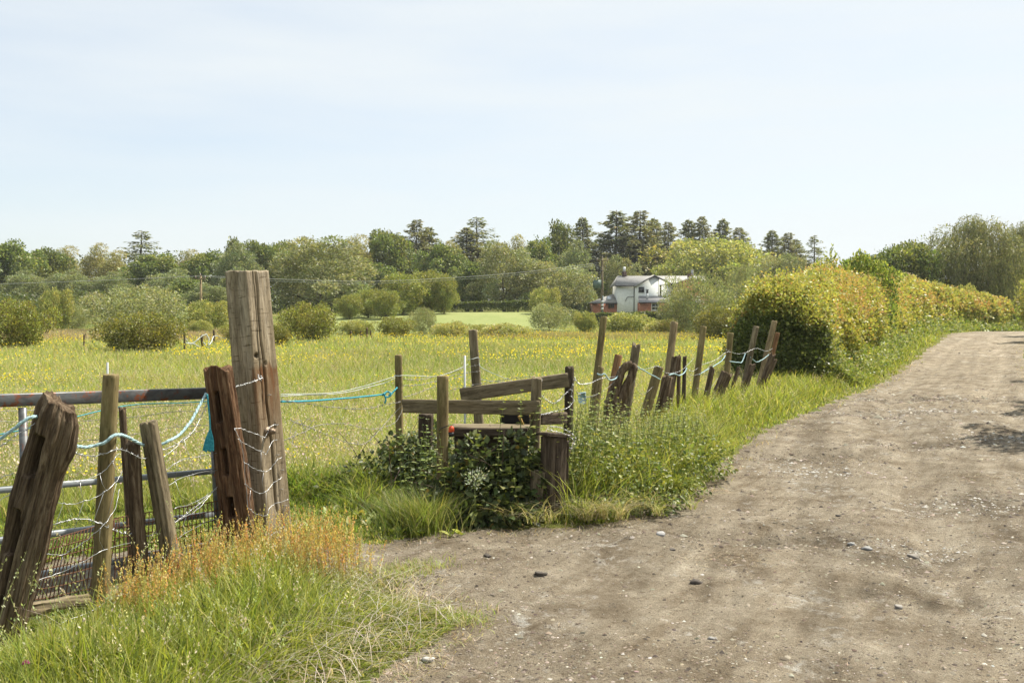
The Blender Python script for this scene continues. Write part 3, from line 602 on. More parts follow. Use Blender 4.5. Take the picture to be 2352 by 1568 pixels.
def board(name, label, p0, p1, h, th, m, cat='board', group=None, nx=40, rough=.006, up=(0, 0, 1), parent=None, endn=.01):
    """a sawn board from p0 to p1 (centre line), h high, th thick"""
    p0, p1 = Vector(p0), Vector(p1); ax = (p1-p0); ln = ax.length; x = ax.normalized(); u = (Vector(up)-x*Vector(up).dot(x)).normalized(); w = x.cross(u)
    prof = []; nh = 8
    for q in range(nh+1): prof.append((-.5, -.5+q/nh))
    for q in range(nh+1): prof.append((.5, .5-q/nh))
    prof = np.array(prof); K = len(prof); t = np.linspace(0, ln, nx); s = random.random()*40
    T, A = np.meshgrid(t, prof[:, 0], indexing='ij'); _, B = np.meshgrid(t, prof[:, 1], indexing='ij')
    ed = (np.abs(B) > .49)*.12; dx = rough*fbm(T*1.5+s, B*9, A*5, 2)
    Yc = A*th*(1-ed)+dx; Zc = B*h+rough*1.6*fbm(T*2+s, B*2, 3+A, 4); en = np.zeros_like(T); en[0] = -endn*vnoise(B[0]*5+s, A[0]); en[-1] = endn*vnoise(B[-1]*5+s, A[-1]+5)
    V = np.stack([T+en, Yc, Zc], -1).reshape(-1, 3); i = np.arange(nx-1)[:, None]*K; j = np.arange(K)[None]; k = (j+1) % K
    F = np.stack([i+j, i+k, i+K+k, i+K+j], -1).reshape(-1, 4); q = np.arange(K)
    # local z carries the grain
    V = V[:, [1, 2, 0]]
    o = mesh_np(name, V, [F, np.array([q[::-1], q+(nx-1)*K])], m)
    M = Matrix.Identity(4)
    for r in range(3): M[r][0] = w[r]; M[r][1] = u[r]; M[r][2] = x[r]; M[r][3] = p0[r]
    if parent: M = parent.matrix_world.inverted() @ M; o.parent = parent
    o.matrix_local = M
    if not parent: tag(o, label, cat, group)
    return o
LG = 'old posts of the fence beside the metal gate'
# left group
postpx('fence_post', 'thick rotten post with gnarled head and two long slots, leftmost of all posts', (8,1445), (136,925), 5.0, 92, W_ROT, Yt=5.05, rough=.17, taper=1.06, nu=130, nv=220, topn=.03, mort=((-1.85,.34,.80,1.0,.97),(-2.15,.34,.40,.62,.97)), crack=((-1.70,.13,.42,0,.95),(-1.1,.08,.18,0,1.2),(-2.5,.08,.2,.1,.9)), group=LG, seed=3.3, flat=.85, wave=.03, topslope=-.36, dome=.20)
postpx('fence_post', 'straight round green-brown post with a flat sawn top in front of the gate rail', (229,1385), (255,862), 5.5, 41, W_GREEN, rough=.03, taper=.86, nu=48, nv=80, topn=.006, crack=((-1.9,.07,.10,.2,1.1),), group=LG)
postpx('fence_post', 'thin dark stake almost hidden behind the straight round post', (300,1230), (281,938), 6.2, 17, W_ROT, rough=.12, topn=.03, group=LG)
postpx('fence_post', 'short grey rotten post with a rounded tip just right of the straight round post', (328,1352), (306,1020), 5.8, 33, W_ROT, rough=.16, nu=70, nv=120, topn=.03, group=LG, seed=8, wave=.02)
postpx('fence_post', 'split greyish round post leaning left, between the short rotten one and the reddish one', (402,1340), (341,971), 5.85, 43, W_GREY, rough=.06, nu=72, nv=120, taper=.92, topn=.02, crack=((-1.75,.07,.38,.1,.95),(-1.2,.06,.15,0,.6)), group=LG)
p_red = postpx('fence_post', 'reddish brown rotten post with three mortise slots leaning against the tall gatepost', (556,1262), (502,846), 6.55, 76, W_RED, rough=.15, sq=.6, taper=.86, nu=120, nv=200, topn=.035, mort=((-1.80,.27,.86,1.04,.97),(-1.75,.24,.52,.68,.97),(-1.72,.24,.24,.36,.97)), crack=((-.9,.07,.2,0,1.1),(-2.3,.05,.15,.1,.9)), group=LG, seed=5, flat=.85, topslope=-.1)
postpx('fence_post', 'dark squat stump standing behind the foot of the reddish post', (527,1250), (512,1105), 6.75, 34, W_ROT, rough=.1, sq=.7, topn=.02, group=LG)
# tall gatepost: square, seen on its edge
def tall_post():
    b = at(619, 1262, 6.9); t = at(567, 623, 6.9); ax = t-b; ln = ax.length
    # section: half sides
    hw = .118; nu = 160; nv = 260; u = np.arange(nu)/nu*2*np.pi; v = np.linspace(-.3, ln, nv); U, V = np.meshgrid(u, v)
    e = 1/np.maximum(np.abs(np.cos(U)), np.abs(np.sin(U))); e = np.minimum(e, 1.375); rad = hw*e*(1-.10*np.clip(V/ln, 0, 1))
    cx, sx = np.cos(U), np.sin(U)
    rad = rad*(1+.010*fbm(cx*3, sx*3, V*2, 3)+.008*fbm(cx*20, sx*20, V*1.2, 4))
    def crack(a, w, d, v0, v1, s): 
        aa = a+.05*np.sin(V*3+s)+.03*np.sin(V*11+s)+.015*np.sin(V*29)
        return d*np.exp(-(((U-aa+np.pi) % (2*np.pi)-np.pi)/w)**2)*sstep(v0, v0+.15, V)*(1-sstep(v1-.02, v1, V))
    rad = rad*(1-crack(-.15, .045, 1.0, .25, 9, 0)-crack(-.45, .02, .10, .9, 9, 2)-crack(-1.8, .02, .10, 1.2, 9, 1)-crack(-1.35, .016, .12, .2, 1.3, 4)-crack(.2, .02, .08, .1, .9, 5))
    for a, vv, rr in ((-.62, 1.36, .014), (.02, 1.30, .012), (.33, .86, .012)):
        dd = np.hypot((((U-a+np.pi) % (2*np.pi))-np.pi)*hw, (V-vv)*.75); rad = rad*(1-.30*(1-sstep(rr*.7, rr, dd)))
    Z = V+sstep(.9, 1, V/ln)*(.006*vnoise(cx*4, sx*4)-.008*cx)
    VV = np.stack([rad*cx, rad*sx, Z], -1).reshape(-1, 3); i = np.arange(nv-1)[:, None]*nu; j = np.arange(nu)[None]; k = (j+1) % nu
    F = np.stack([i+j, i+k, i+nu+k, i+nu+j], -1).reshape(-1, 4); last = VV[-nu:]; c = last.mean(0); r2 = c+(last-c)*.9; r2[:, 2] += .004; n0 = len(VV); j = np.arange(nu); k = (j+1) % nu
    F4 = np.stack([n0-nu+j, n0-nu+k, n0+k, n0+j], 1); F3 = np.stack([n0+j, n0+k, 0*j+n0+nu], 1)
    root = empty('gatepost', b); tag(root, 'tall square timber gatepost with a long vertical split, bolt and rust stain', 'gatepost')
    root.rotation_mode = 'QUATERNION'; q = Vector((0, 0, 1)).rotation_difference(ax) @ __import__('mathutils').Quaternion((0, 0, 1), R(-33)); root.rotation_quaternion = q
    m = W_TALL.copy(); m.name = 'gatepost_wood'; nt = m.node_tree; bs = nt.nodes['Principled BSDF']; src = bs.inputs['Base Color'].links[0].from_socket
    o = N(nt, 'ShaderNodeTexCoord').outputs['Object']; sp = N(nt, 'ShaderNodeSeparateXYZ'); nt.links.new(o, sp.inputs[0])
    # rust and oil stain running down from the bolt holes (local z 0.75 .. 1.3)
    z1 = N(nt, 'ShaderNodeMapRange'); z1.inputs[1].default_value = 1.27; z1.inputs[2].default_value = 1.31; z1.inputs[3].default_value = 1; z1.inputs[4].default_value = 0
    z2 = N(nt, 'ShaderNodeMapRange'); z2.inputs[1].default_value = .70; z2.inputs[2].default_value = 1.22
    jn = noise(nt, 20, 3, .6, o, 0, (1, 1, .25)); js = N(nt, 'ShaderNodeMath', operation='MULTIPLY_ADD'); js.inputs[1].default_value = .16; nt.links.new(jn, js.inputs[0]); nt.links.new(sp.outputs['Z'], js.inputs[2])
    sub_ = N(nt, 'ShaderNodeMath', operation='SUBTRACT'); nt.links.new(js.outputs[0], sub_.inputs[0]); sub_.inputs[1].default_value = .08
    nt.links.new(sub_.outputs[0], z1.inputs[0]); nt.links.new(sub_.outputs[0], z2.inputs[0])
    mm = N(nt, 'ShaderNodeMath', operation='MULTIPLY'); nt.links.new(z1.outputs[0], mm.inputs[0]); nt.links.new(z2.outputs[0], mm.inputs[1])
    xr = N(nt, 'ShaderNodeMapRange'); xr.inputs[1].default_value = .085; xr.inputs[2].default_value = .10; nt.links.new(sp.outputs['X'], xr.inputs[0])
    m2 = N(nt, 'ShaderNodeMath', operation='MULTIPLY'); nt.links.new(mm.outputs[0], m2.inputs[0]); nt.links.new(xr.outputs[0], m2.inputs[1])
    st = ramp(nt, noise(nt, 30, 4, .6, o, 0, (1, 1, .1)), [(.38, (.5,.5,.5)), (.6, (1,1,1))]); st = mixc(nt, 1., st, ramp(nt, noise(nt, 9, 4, .6, o, .3, (1.5, 1.5, .3)), [(.30, (.25,.25,.25)), (.46, (1,1,1))]), 'MULTIPLY'); m3 = N(nt, 'ShaderNodeMath', operation='MULTIPLY', use_clamp=True); nt.links.new(m2.outputs[0], m3.inputs[0]); nt.links.new(st, m3.inputs[1])
    cc = mixc(nt, m3.outputs[0], src, (.135,.062,.025))
    # bleached silver-grey top
    zt = N(nt, 'ShaderNodeMapRange'); zt.inputs[1].default_value = 1.2; zt.inputs[2].default_value = 1.75; zt.inputs[4].default_value = .55; nt.links.new(sub_.outputs[0], zt.inputs[0])
    cc = mixc(nt, zt.outputs[0], cc, mixc(nt, 1., cc, (1.15,1.2,1.3), 'MULTIPLY'))
    nt.links.new(cc, bs.inputs['Base Color'])
    mesh_np('timber', np.concatenate([VV, r2, [c]]), [F, F4, F3], m, parent=root, smooth=True)
    mb = MB(); mb.tube([(.10, -.035, .835), (.185, -.035, .835)], .012, 14); mb.tube([(.145, -.035, .835), (.168, -.035, .835)], .022, 6); mb.tube([(.112, -.035, .835), (.120, -.035, .835)], .030, 20)
    mb.build('bolt', metal('rusty_bolt', (.22,.165,.12), .6, .6), root)
    mb = MB()
    for z, y in ((.66, .02), (.55, .05), (.42, .03), (.30, .05), (.18, .04), (1.08, -.01)): mb = MB(); mb.tube([(.108, y, z), (.130, y+.004, z+.004), (.131, y+.02, z+.002), (.108, y+.022, z)], .0022, 5); mb.build('staple', M_OLDWIRE, root)
tall_post()
log = board('log', 'weathered grey plank lying on the ground at the foot of the left posts', at(12,1406,5.0), at(312,1366,5.75), .065, .07, W_GREY, 'plank', nx=70, rough=.03, endn=.04)
# gate: tubular rails
def gate():
    def gp(px, py):  # point on the gate plane through (-2.07,6.9) and (-3.06,5.96)
        a = (px-1176)/FPX; k = (6.9-5.96)/(-2.07+3.06); Y = (6.9-k*-2.07)/(1-k*a); return at(px, py, Y)
    root = empty('field_gate', at(490, 1290, 6.9)); tag(root, 'grey steel five-bar field gate with rusty top rail behind the leaning posts', 'gate'); inv = Matrix.Translation(-root.location)
    d = (gp(480, 900)-gp(0, 920)); d.z = 0; d.normalize(); nrm_ = Vector((d.y, -d.x, 0))
    def rail(name, a, b, h, t, mt=M_RAIL):
        v = (b-a).normalized(); up = Vector((0, 0, 1)); up = (up-v*up.dot(v)).normalized(); w = v.cross(up); mb = MB(); P = []
        for e in (a, b):
            for s1, s2 in ((-1,-1),(-1,.82),(-.82,1),(.82,1),(1,.82),(1,-.82),(.82,-1),(-.82,-1)): P.append(e+w*(t/2*s1)+up*(h/2*s2)-root.location)
        mb.add([tuple(p) for p in P], [np.array([(i, (i+1) % 8, (i+1) % 8+8, i+8) for i in range(8)]), np.array([list(range(8))[::-1], list(range(8, 16))])])
        return mb.build(name, M_GATE if name == 'top_rail' else mt, root)
    L_ = -420
    def ext(l, r):  # continue the rail beyond the left frame edge
        a, b = gp(0, l), gp(495, r); return a+(a-b)*1.0, b
    for nm, l, r, h in (('top_rail', 919.5, 902, .078), ('rail', 1125, 1081, .036), ('rail', 1240, 1179, .036), ('rail', 1335, 1247, .036), ('rail', 1400, 1322, .036)):
        a, b = ext(l, r); rail(nm, a, b, h, .04)
    for px, y0, y1 in ((486, 890, 1325), (52, 936, 1420)):
        rail('upright', gp(px, y0), gp(px+ (14 if px < 100 else 6), y1), .05, .034) if False else None
        a, b = gp(px, y0), gp(px+(14 if px < 100 else 20), y1); mb = MB(); off = nrm_*0
        mb.tube([tuple(a-root.location), tuple(b-root.location)], .026, 8); mb.build('upright', M_GATE, root)
gate()
# rusty weldmesh panel between gate and posts
def weldmesh():
    def quad(name, lab, tl, tr, br, bl, nx, ny, sag=.02):
        mb = MB(); P = [at(*q) for q in (tl, tr, br, bl)]
        def pt(u, v):
            a = P[0].lerp(P[1], u); b = P[3].lerp(P[2], u); p = a.lerp(b, v); p.y += sag*math.sin(u*7+v*3); return tuple(p)
        for i in range(nx+1): mb.tube([pt(i/nx, v/5) for v in range(6)], .0036, 5)
        for j in range(ny+1): mb.tube([pt(u/16, j/ny) for u in range(17)], .0036, 5)
        tag(mb.build(name, M_RUST), lab, 'wire mesh')
    quad('mesh_panel', 'rusty mesh panel sloping down to the left behind the big slotted post', (85,1250,5.5), (268,1192,6.0), (240,1372,6.0), (48,1402,5.5), 22, 7)
    quad('mesh_panel', 'rusty mesh panel standing upright behind the three middle posts', (262,1190,6.05), (512,1148,6.6), (512,1300,6.6), (262,1355,6.05), 27, 7)
weldmesh()
# stile
SG = 'timbers of the broken stile'
postpx('stile_post', 'slim round post with white tape at the back left corner of the stile', (919,1080), (915,816), 9.0, 18, W_GREEN, rough=.04, taper=.95, topn=.005, group=SG)
postpx('stile_post', 'clean round post with a flat sawn top at the front of the stile', (1016,1180), (1017,864), 7.9, 27, W_GREEN, rough=.02, taper=1, topn=.003, group=SG, nu=40)
postpx('stile_post', 'tall weathered post wrapped with wires and white tape behind the stile', (1104,1030), (1086,758), 10.3, 24, W_GREY, rough=.06, taper=.85, sq=.3, topn=.006, crack=((-1.5,.08,.15,.3,1.4),), group=SG)
postpx('stile_post', 'grey split post nailed to the right ends of the stile rails', (1222,1185), (1233,869), 7.95, 26, W_GREY, rough=.08, sq=.5, topn=.012, crack=((-1.5,.09,.25,.5,1.3),), group=SG, nu=56, nv=90)
postpx('stile_post', 'dark round-topped post holding the high end of the slanting board', (1303,1100), (1308,843), 8.9, 22, W_DARK, rough=.08, topn=.02, group=SG)
postpx('stile_post', 'short square-cut stump under the left half of the stile rail', (975,1130), (978,951), 8.7, 38, W_DARK, rough=.05, sq=.8, topn=.008, group=SG)
def bigpost():
    b, t = at(1268,1178,7.75), at(1273,1000,7.75)
    postpx('stile_post', 'broad square end post with a split cap, lowest and rightmost timber of the stile', (1268,1178), (1273,1002), 7.75, 52, W_DARK, rough=.05, sq=1.0, taper=1.0, topn=.014, group=SG, nu=64, nv=90, rot=.75+.05, crack=((-2.2,.05,.15,0,.6),))
bigpost()
board('stile_board', 'dark loose board lying on top of the broad square end post', at(1246,997,7.66), at(1296,1000,7.8), .03, .16, W_DARK, 'board', SG, nx=14, rough=.012)
board('stile_board', 'long slanting board rising to the right above the stile', at(1058,907,8.75), at(1305,872,8.72), .118, .035, W_GREY, 'board', SG, nx=50)
board('stile_board', 'level top rail board running across the whole stile', at(926,932,8.25), at(1240,936,7.82), .112, .035, W_GREY, 'board', SG, nx=50)
board('stile_board', 'mouldering dark board on edge across the foot-step of the stile', at(1040,992,8.05), at(1212,992,7.98), .065, .05, W_DARK, 'board', SG, nx=34)
board('stile_board', 'thin grey step plank lying flat on the dark board of the stile', at(1038,979,8.2), at(1216,981,8.15), .022, .24, W_GREY, 'plank', SG, nx=34)
board('stile_board', 'wide black board closing the front of the stile behind the ivy', at(1045,1050,8.12), at(1212,1052,8.08), .36, .03, W_DARK, 'board', SG, nx=30)
board('stile_board', 'short level board between the grey split post and the square end post', at(1228,1058,7.86), at(1256,1062,7.8), .16, .03, W_GREY, 'board', SG, nx=12)
board('stile_board', 'dark level board behind the square end post', at(1240,962,8.4), at(1300,960,8.7), .10, .03, W_DARK, 'board', SG, nx=14)
board('stile_board', 'narrow upright board fixed to the right side of the square end post', at(1300,1168,7.85), at(1302,1012,7.85), .06, .03, W_DARK, 'board', SG, nx=20, up=(0, 1, 0))
board('stile_board', 'ragged upright board left of the square end post', at(1228,1170,7.7), at(1236,1082,7.7), .11, .025, W_GREY, 'board', SG, nx=20, up=(1, 0, 0), endn=.03)
board('stile_board', 'black sheet painted as the dark gap behind the ochre slats under the top rail', at(1150,965,8.45), at(1216,965,8.4), .10, .02, mat('dark_gap_sheet', .9, (.012,.010,.009))[0], 'board', SG, nx=8)  # flat black sheet standing in for the shade of an open hole
for i, (a, b) in enumerate(((1196,1206), (1222,1234))): 
    board('ochre_strip', ('left' if i == 0 else 'right')+' one of two slanted ochre slats under the top rail', at(a+2-6, 957-2, 8.34), at(b-3, 979, 8.34), .020, .015, mat('ochre_wood', .8, (.30,.185,.05))[0], 'slat', SG, nx=6, up=(1, 0, 0))
def clamp():
    root = empty('cable_lock', at(1036, 1000, 7.80)); root.scale = (.8, .8, .8); tag(root, 'small orange and black lock hanging on the clean round stile post', 'lock')
    mb = MB(); mb.prism([(-.026,.045),(-.022,.085),(.010,.098),(.028,.080),(.030,.040),(.026,.036),(-.024,.036)], -.017, .017); mb.build('casing', mat('orange_plastic', .45, (.62,.085,.025), .5)[0], root)
    mb = MB(); mb.prism([(-.024,.0),(-.027,.034),(.028,.034),(.026,.0),(.018,-.010),(-.016,-.010)], -.020, .020); mb.build('base', mat('black_plastic', .5, (.012,.012,.014), .5)[0], root)
    mb = MB(); c = at(1034, 975, 7.74)-root.location
    a = at(997,985,7.95)-root.location; mb.tube([tuple(a), (-.09, -.02, .075), (-.03, -.03, .10), (.0, -.02, .105), (.014, 0, .092)], .0045, 8); mb.build('cable', mat('black_cable', .5, (.015,.015,.016), .5)[0], root)
clamp()
# the row of leaning posts up the lane
RG = 'leaning posts of the broken fence along the lane'
RP = [
 ((1360,950),(1387,728),11.6,16,W_GREEN,'tall dark round post leaning right, first of the lane fence after the stile',{}),
 ((1369,945),(1380,843),11.4,15,W_GREEN,'short round post with a blue twine loop, tight beside the first tall one',{}),
 ((1406,890),(1421,816),12.3,18,W_TAN,'orange-brown sawn post behind the forked rotten stump',{}),
 ((1437,960),(1462,791),12.4,20,W_GREY,'grey split post with a jagged top just right of the forked stump',dict(topn=.06,crack=((-1.3,.12,.3,.5,2),))),
 ((1478,965),(1514,843),13.2,23,W_GREEN,'thick mossy short post leaning right, below the tall pale post',{}),
 ((1529,900),(1549,740),14.0,17,W_PALE,'tall pale new post standing out of a cluster of rotten stumps',{}),
 ((1508,975),(1534,866),13.4,24,W_ROT,'dark hollowed stump at the foot of the tall pale post',dict(rough=.22,topn=.05,crack=((-1.5,.25,.5,.2,.55),))),
 ((1530,960),(1552,820),13.9,17,W_ROT,'rotten post with a broken grey tip right behind the pale post',dict(rough=.14,topn=.04)),
 ((1557,955),(1560,819),14.2,9,W_ROT,'thin upright splintered stake among the rotten stumps',dict(rough=.16,topn=.05)),
 ((1569,958),(1573,820),14.4,9,W_DARK,'narrow dark upright stake left of the tall dark post',dict(rough=.12,topn=.03)),
 ((1588,962),(1616,750),15.0,15,W_GREEN,'tall straight dark post leaning right in the middle of the lane fence',{}),
 ((1612,958),(1636,845),15.3,13,W_ROT,'short pointed weathered stake right of the tall dark post',dict(rough=.16,topn=.05)),
 ((1634,940),(1668,858),15.9,22,W_ROT,'squat stump with a knobbly round head leaning right',dict(rough=.25,topn=.05,taper=1.15)),
 ((1665,905),(1678,765),17.0,14,W_GREEN,'straight green-brown post behind the knobbly stump',{}),
 ((1677,905),(1697,844),17.0,9,W_ROT,'small crooked dark stake between the straight post and the split one',dict(rough=.16)),
 ((1702,915),(1737,750),17.9,13,W_GREY,'pale grey split post leaning right near the dark hedge end',dict(crack=((-1.4,.12,.3,.3,2),))),
 ((1699,925),(1728,838),17.4,15,W_ROT,'rotten reddish stump leaning right beside the pale grey split post',dict(rough=.2,topn=.05)),
 ((1748,865),(1779,738),19.3,13,W_PALE,'tallest post at the hedge end, sawn pale and leaning right',{}),
 ((1762,865),(1786,765),19.7,10,W_TAN,'brown post half hidden behind the last tall pale one',{}),
 ((1742,905),(1774,815),18.9,14,W_ROT,'rotten tapering stump in front of the last tall pale post',dict(rough=.18,topn=.06)),
 ((1762,870),(1781,827),19.6,9,W_ROT,'small broken stake against the dark hedge, last of the row',dict(rough=.18,topn=.04))]
for b, t, Y, w, m, lab, k in RP:
    k = dict(dict(rough=.05, topn=.012, nu=28, nv=44, taper=.96, sink=.35, group=RG), **k); postpx('fence_post', lab, b, t, Y, w*1.02, m, Yt=Y+.12, **k)
def forked():
    b = at(1408, 965, 12.0); pts = lambda L_: [tuple(at(x, y, 12.0+.0*i)) for i, (x, y) in enumerate(L_)]
    mb = MB()
    for L_, r in ((((1408,975),(1404,930),(1415,888),(1428,852),(1441,838),(1452,836)), (.095,.09,.062,.05,.05,.035)), (((1410,960),(1424,920),(1438,890),(1450,862),(1458,846),(1452,836)), (.08,.075,.055,.045,.04,.03))):
        P = np.array(pts(L_)); tt = np.linspace(0, len(P)-1, 34); P2 = np.stack([np.interp(tt, range(len(P)), P[:, q]) for q in range(3)], 1); r2 = np.interp(tt, range(len(r)), r)
        s0 = mb.n; mb.tube(P2, r2, 22); V = mb.v[-1]; cen = np.repeat(P2, 22, 0); dd = V-cen; V[:] = cen+dd*(1+.45*fbm(V[:, 0]*24, V[:, 1]*24, V[:, 2]*6, 3)+.2*fbm(V[:, 0]*60, V[:, 1]*60, V[:, 2]*14, 5))[:, None]
    V = np.concatenate(mb.v)-np.array(b); o = mesh_np('fence_post', V, [np.concatenate(f) for f in mb.f.values()], W_ROT, smooth=True); o.location = b
    tag(o, 'forked rotten stump with a see-through hole, tangled in wire', 'fence post', RG)
forked()
# white electric fence stakes
for px, y0, y1, Y, w, lab in ((248, 900, 832, 8.6, 8, 'white plastic stake poking up behind the straight round post'), (1068, 1000, 816, 9.9, 8, 'white plastic stake beside the tall wired post behind the stile')):
    mb = MB(); r = w/2*Y/FPX*.62; b = at(px, y0, Y); t = at(px-1, y1, Y); b.z = hz(b.x, b.y)-.05; mb.prism([(-r,-r*.5),(r,-r*.5),(r,-r*.2),(r*.3,r*.3),(-r*.3,r*.3),(-r,-r*.2)], 0, t.z-b.z, axis='z')
    for z in (.3,.5,.7,.85): mb.tube([(r,0,z*(t.z-b.z)), (r*2.2,0,z*(t.z-b.z)+.01), (r*2.2,0,z*(t.z-b.z)+.03)], .002, 5)
    o = mb.build('fence_stake', mat('white_plastic', .5, (.42,.44,.45), .4)[0]); o.location = b; tag(o, lab, 'stake')

# ------------------------------------------------------------------ wires and ropes
def smooth_path(P, n=8, jit=0):
    P = np.array([tuple(p) for p in P], float)
    if len(P) < 3: tt = np.linspace(0, 1, n*2)[:, None]; Q = P[0]*(1-tt)+P[1]*tt
    else:
        E = np.concatenate([[2*P[0]-P[1]], P, [2*P[-1]-P[-2]]]); Q = []
        for i in range(1, len(E)-2):
            for t in np.arange(n)/n:
                a, b, c, d = E[i-1], E[i], E[i+1], E[i+2]; Q.append(.5*((2*b)+(-a+c)*t+(2*a-5*b+4*c-d)*t*t+(-a+3*b-3*c+d)*t**3))
        Q.append(P[-1]); Q = np.array(Q)
    if jit: Q = Q+jit*np.stack([vnoise(np.arange(len(Q))*.6+random.random()*99, 0*np.arange(len(Q))) for _ in range(3)], 1)
    return Q
def wire(name, label, pts, r=.0017, m=None, barbs=0, cat='wire', group=None, jit=.003, n=8, twist=False, extra=()):
    """pts: (px, py, distance)"""
    mb = MB(); Q = smooth_path([at(*p) for p in pts], n, jit)
    def add(Q, r):
        if twist:
            T = np.gradient(Q, axis=0); T = nrm(T); A = nrm(np.cross(T, [0, 0, 1.])); B = np.cross(A, T); L_ = np.concatenate([[0], np.cumsum(np.linalg.norm(np.diff(Q, axis=0), axis=1))]); k = L_*(2.2/r/1.6*.35)
            for ph in (0, 2.1, 4.2)[:3]:
                mb.tube(Q+(np.cos(k+ph)[:, None]*A+np.sin(k+ph)[:, None]*B)*r*.5, r*.62, 6)
        else: mb.tube(Q, r, 5)
    if twist: 
        L_ = np.concatenate([[0], np.cumsum(np.linalg.norm(np.diff(Q, axis=0), axis=1))]); t = np.linspace(0, L_[-1], max(20, int(L_[-1]/(r*1.6)))); Q = np.stack([np.interp(t, L_, Q[:, q]) for q in range(3)], 1)
    add(Q, r)
    for e in extra: add(smooth_path([at(*p) for p in e], n, jit), r)
    if barbs:
        L_ = np.concatenate([[0], np.cumsum(np.linalg.norm(np.diff(Q, axis=0), axis=1))]); 
        # second strand of the twisted wire
        k = L_/.012; mb.tube(Q+np.stack([0*k, np.sin(k), np.cos(k)], 1)*r*1.5, r*.9, 4)
        for t in np.arange(.04, L_[-1], barbs):
            p = np.array([np.interp(t, L_, Q[:, q]) for q in range(3)])
            for q in range(2): d = rdir(1)[0]*.013*max(1, r/.0017)**.5; mb.tube([p-d, p+d], r*.8, 4)
            d = np.array([.004, 0, 0]); mb.tube([p-d, p+d], r*2.2, 5)
    return tag(mb.build(name, m or M_WIRE), label, cat, group)
LW = 'wires strung between the left posts'
wire('barbed_wire', 'silver barbed wire hanging just below the blue rope', [(160,1030,5.12),(183,1043,5.25),(221,1047,5.38),(255,1036,5.42),(281,1032,5.6),(330,1052,5.78),(371,1034,5.9),(410,1018,6.1),(447,985,6.3),(476,925,6.5)], barbs=.055, group=LW, r=.0019)
wire('barbed_wire', 'silver barbed wire crossing the middle of the left posts in a low arch', [(60,1232,5.0),(89,1217,5.15),(149,1196,5.3),(192,1192,5.38),(228,1200,5.42),(255,1215,5.5),(298,1226,5.75),(345,1228,5.85),(400,1200,5.9),(447,1165,6.2),(498,1122,6.5)], barbs=.06, group=LW, r=.0019)
wire('barbed_wire', 'barbed wire entering from the left edge below the blue rope', [(-60,1060,4.85),(0,1026,4.9),(35,1000,4.93),(62,985,4.96),(80,972,4.98)], barbs=.06, group=LW)
wire('barbed_wire', 'barbed wire sagging along the ground plank', [(140,1430,5.05),(204,1405,5.2),(264,1371,5.45),(307,1358,5.7),(350,1320,5.9)], barbs=.06, group=LW)
wire('barbed_wire', 'short barbed wire stapled to the split face of the tall gatepost', [(528,895,6.5),(539,889,6.55),(570,880,6.62),(601,868,6.72),(592,862,6.74),(600,874,6.72)], barbs=.03, group=LW)
# sheep netting, several bent horizontals tied with thin verticals
def netting(label, rows, links, group=None, r=.0019):
    mb = MB(); Qs = [smooth_path([at(*p) for p in row], 8, .004) for row in rows]
    for Q in Qs: mb.tube(Q, r, 5)
    for (i, a, j, b) in links:
        p, q = Qs[i][int(a*(len(Qs[i])-1))], Qs[j][int(b*(len(Qs[j])-1))]; mid = (p+q)/2+rng.normal(0, .01, 3); mb.tube([p, mid, q], r*.62, 4)
        for e in (p, q): mb.tube([e-np.array([.004, 0, .002]), e+np.array([.004, 0, .002])], r*2, 5)
    return tag(mb.build('sheep_netting', M_WIRE), label, 'wire netting', group)
netting('bent silver sheep netting draped between the big slotted post and the straight one',
 [[(118,1112,5.1),(150,1106,5.2),(196,1102,5.3),(238,1081,5.38),(262,1054,5.42),(273,1040,5.5)], [(104,1150,5.1),(140,1155,5.2),(175,1156,5.25),(221,1140,5.33),(255,1118,5.4),(273,1098,5.5),(281,1080,5.6)],
  [(72,1268,5.1),(110,1272,5.2),(145,1273,5.28),(175,1255,5.32),(200,1239,5.36),(234,1209,5.4),(262,1172,5.5),(276,1122,5.6)], [(20,1350,5.0),(75,1335,5.1),(130,1318,5.25),(190,1290,5.35),(240,1262,5.45),(300,1245,5.7)], [(-20,1112,4.85),(0,1098,4.9),(32,1085,4.95)], [(-20,1160,4.85),(0,1148,4.9),(24,1133,4.95)]],
 [(0,.15,1,.2),(0,.35,1,.4),(0,.55,1,.62),(0,.75,1,.75),(1,.2,2,.15),(1,.4,2,.35),(1,.6,2,.5),(1,.8,2,.75),(2,.1,3,.2),(2,.3,3,.4),(2,.5,3,.6),(2,.7,3,.8)], LW)
netting('bent silver sheep netting between the split post and the reddish post',
 [[(370,1052,5.9),(400,1030,6.0),(430,1000,6.2),(470,985,6.5)], [(376,1085,5.9),(410,1060,6.0),(445,1050,6.2),(500,1040,6.5)], [(383,1115,5.9),(426,1094,6.1),(500,1078,6.5)], [(400,1166,5.9),(447,1153,6.2),(498,1123,6.5)], [(403,1198,5.9),(452,1170,6.2),(500,1115,6.5)], [(395,1245,5.9),(430,1222,6.1),(470,1200,6.4),(505,1190,6.5)]],
 [(0,.3,1,.3),(0,.6,1,.6),(1,.3,2,.3),(1,.6,2,.65),(2,.3,3,.3),(2,.6,3,.6),(3,.3,4,.3),(3,.7,4,.6),(4,.3,5,.3),(4,.6,5,.6)], LW)
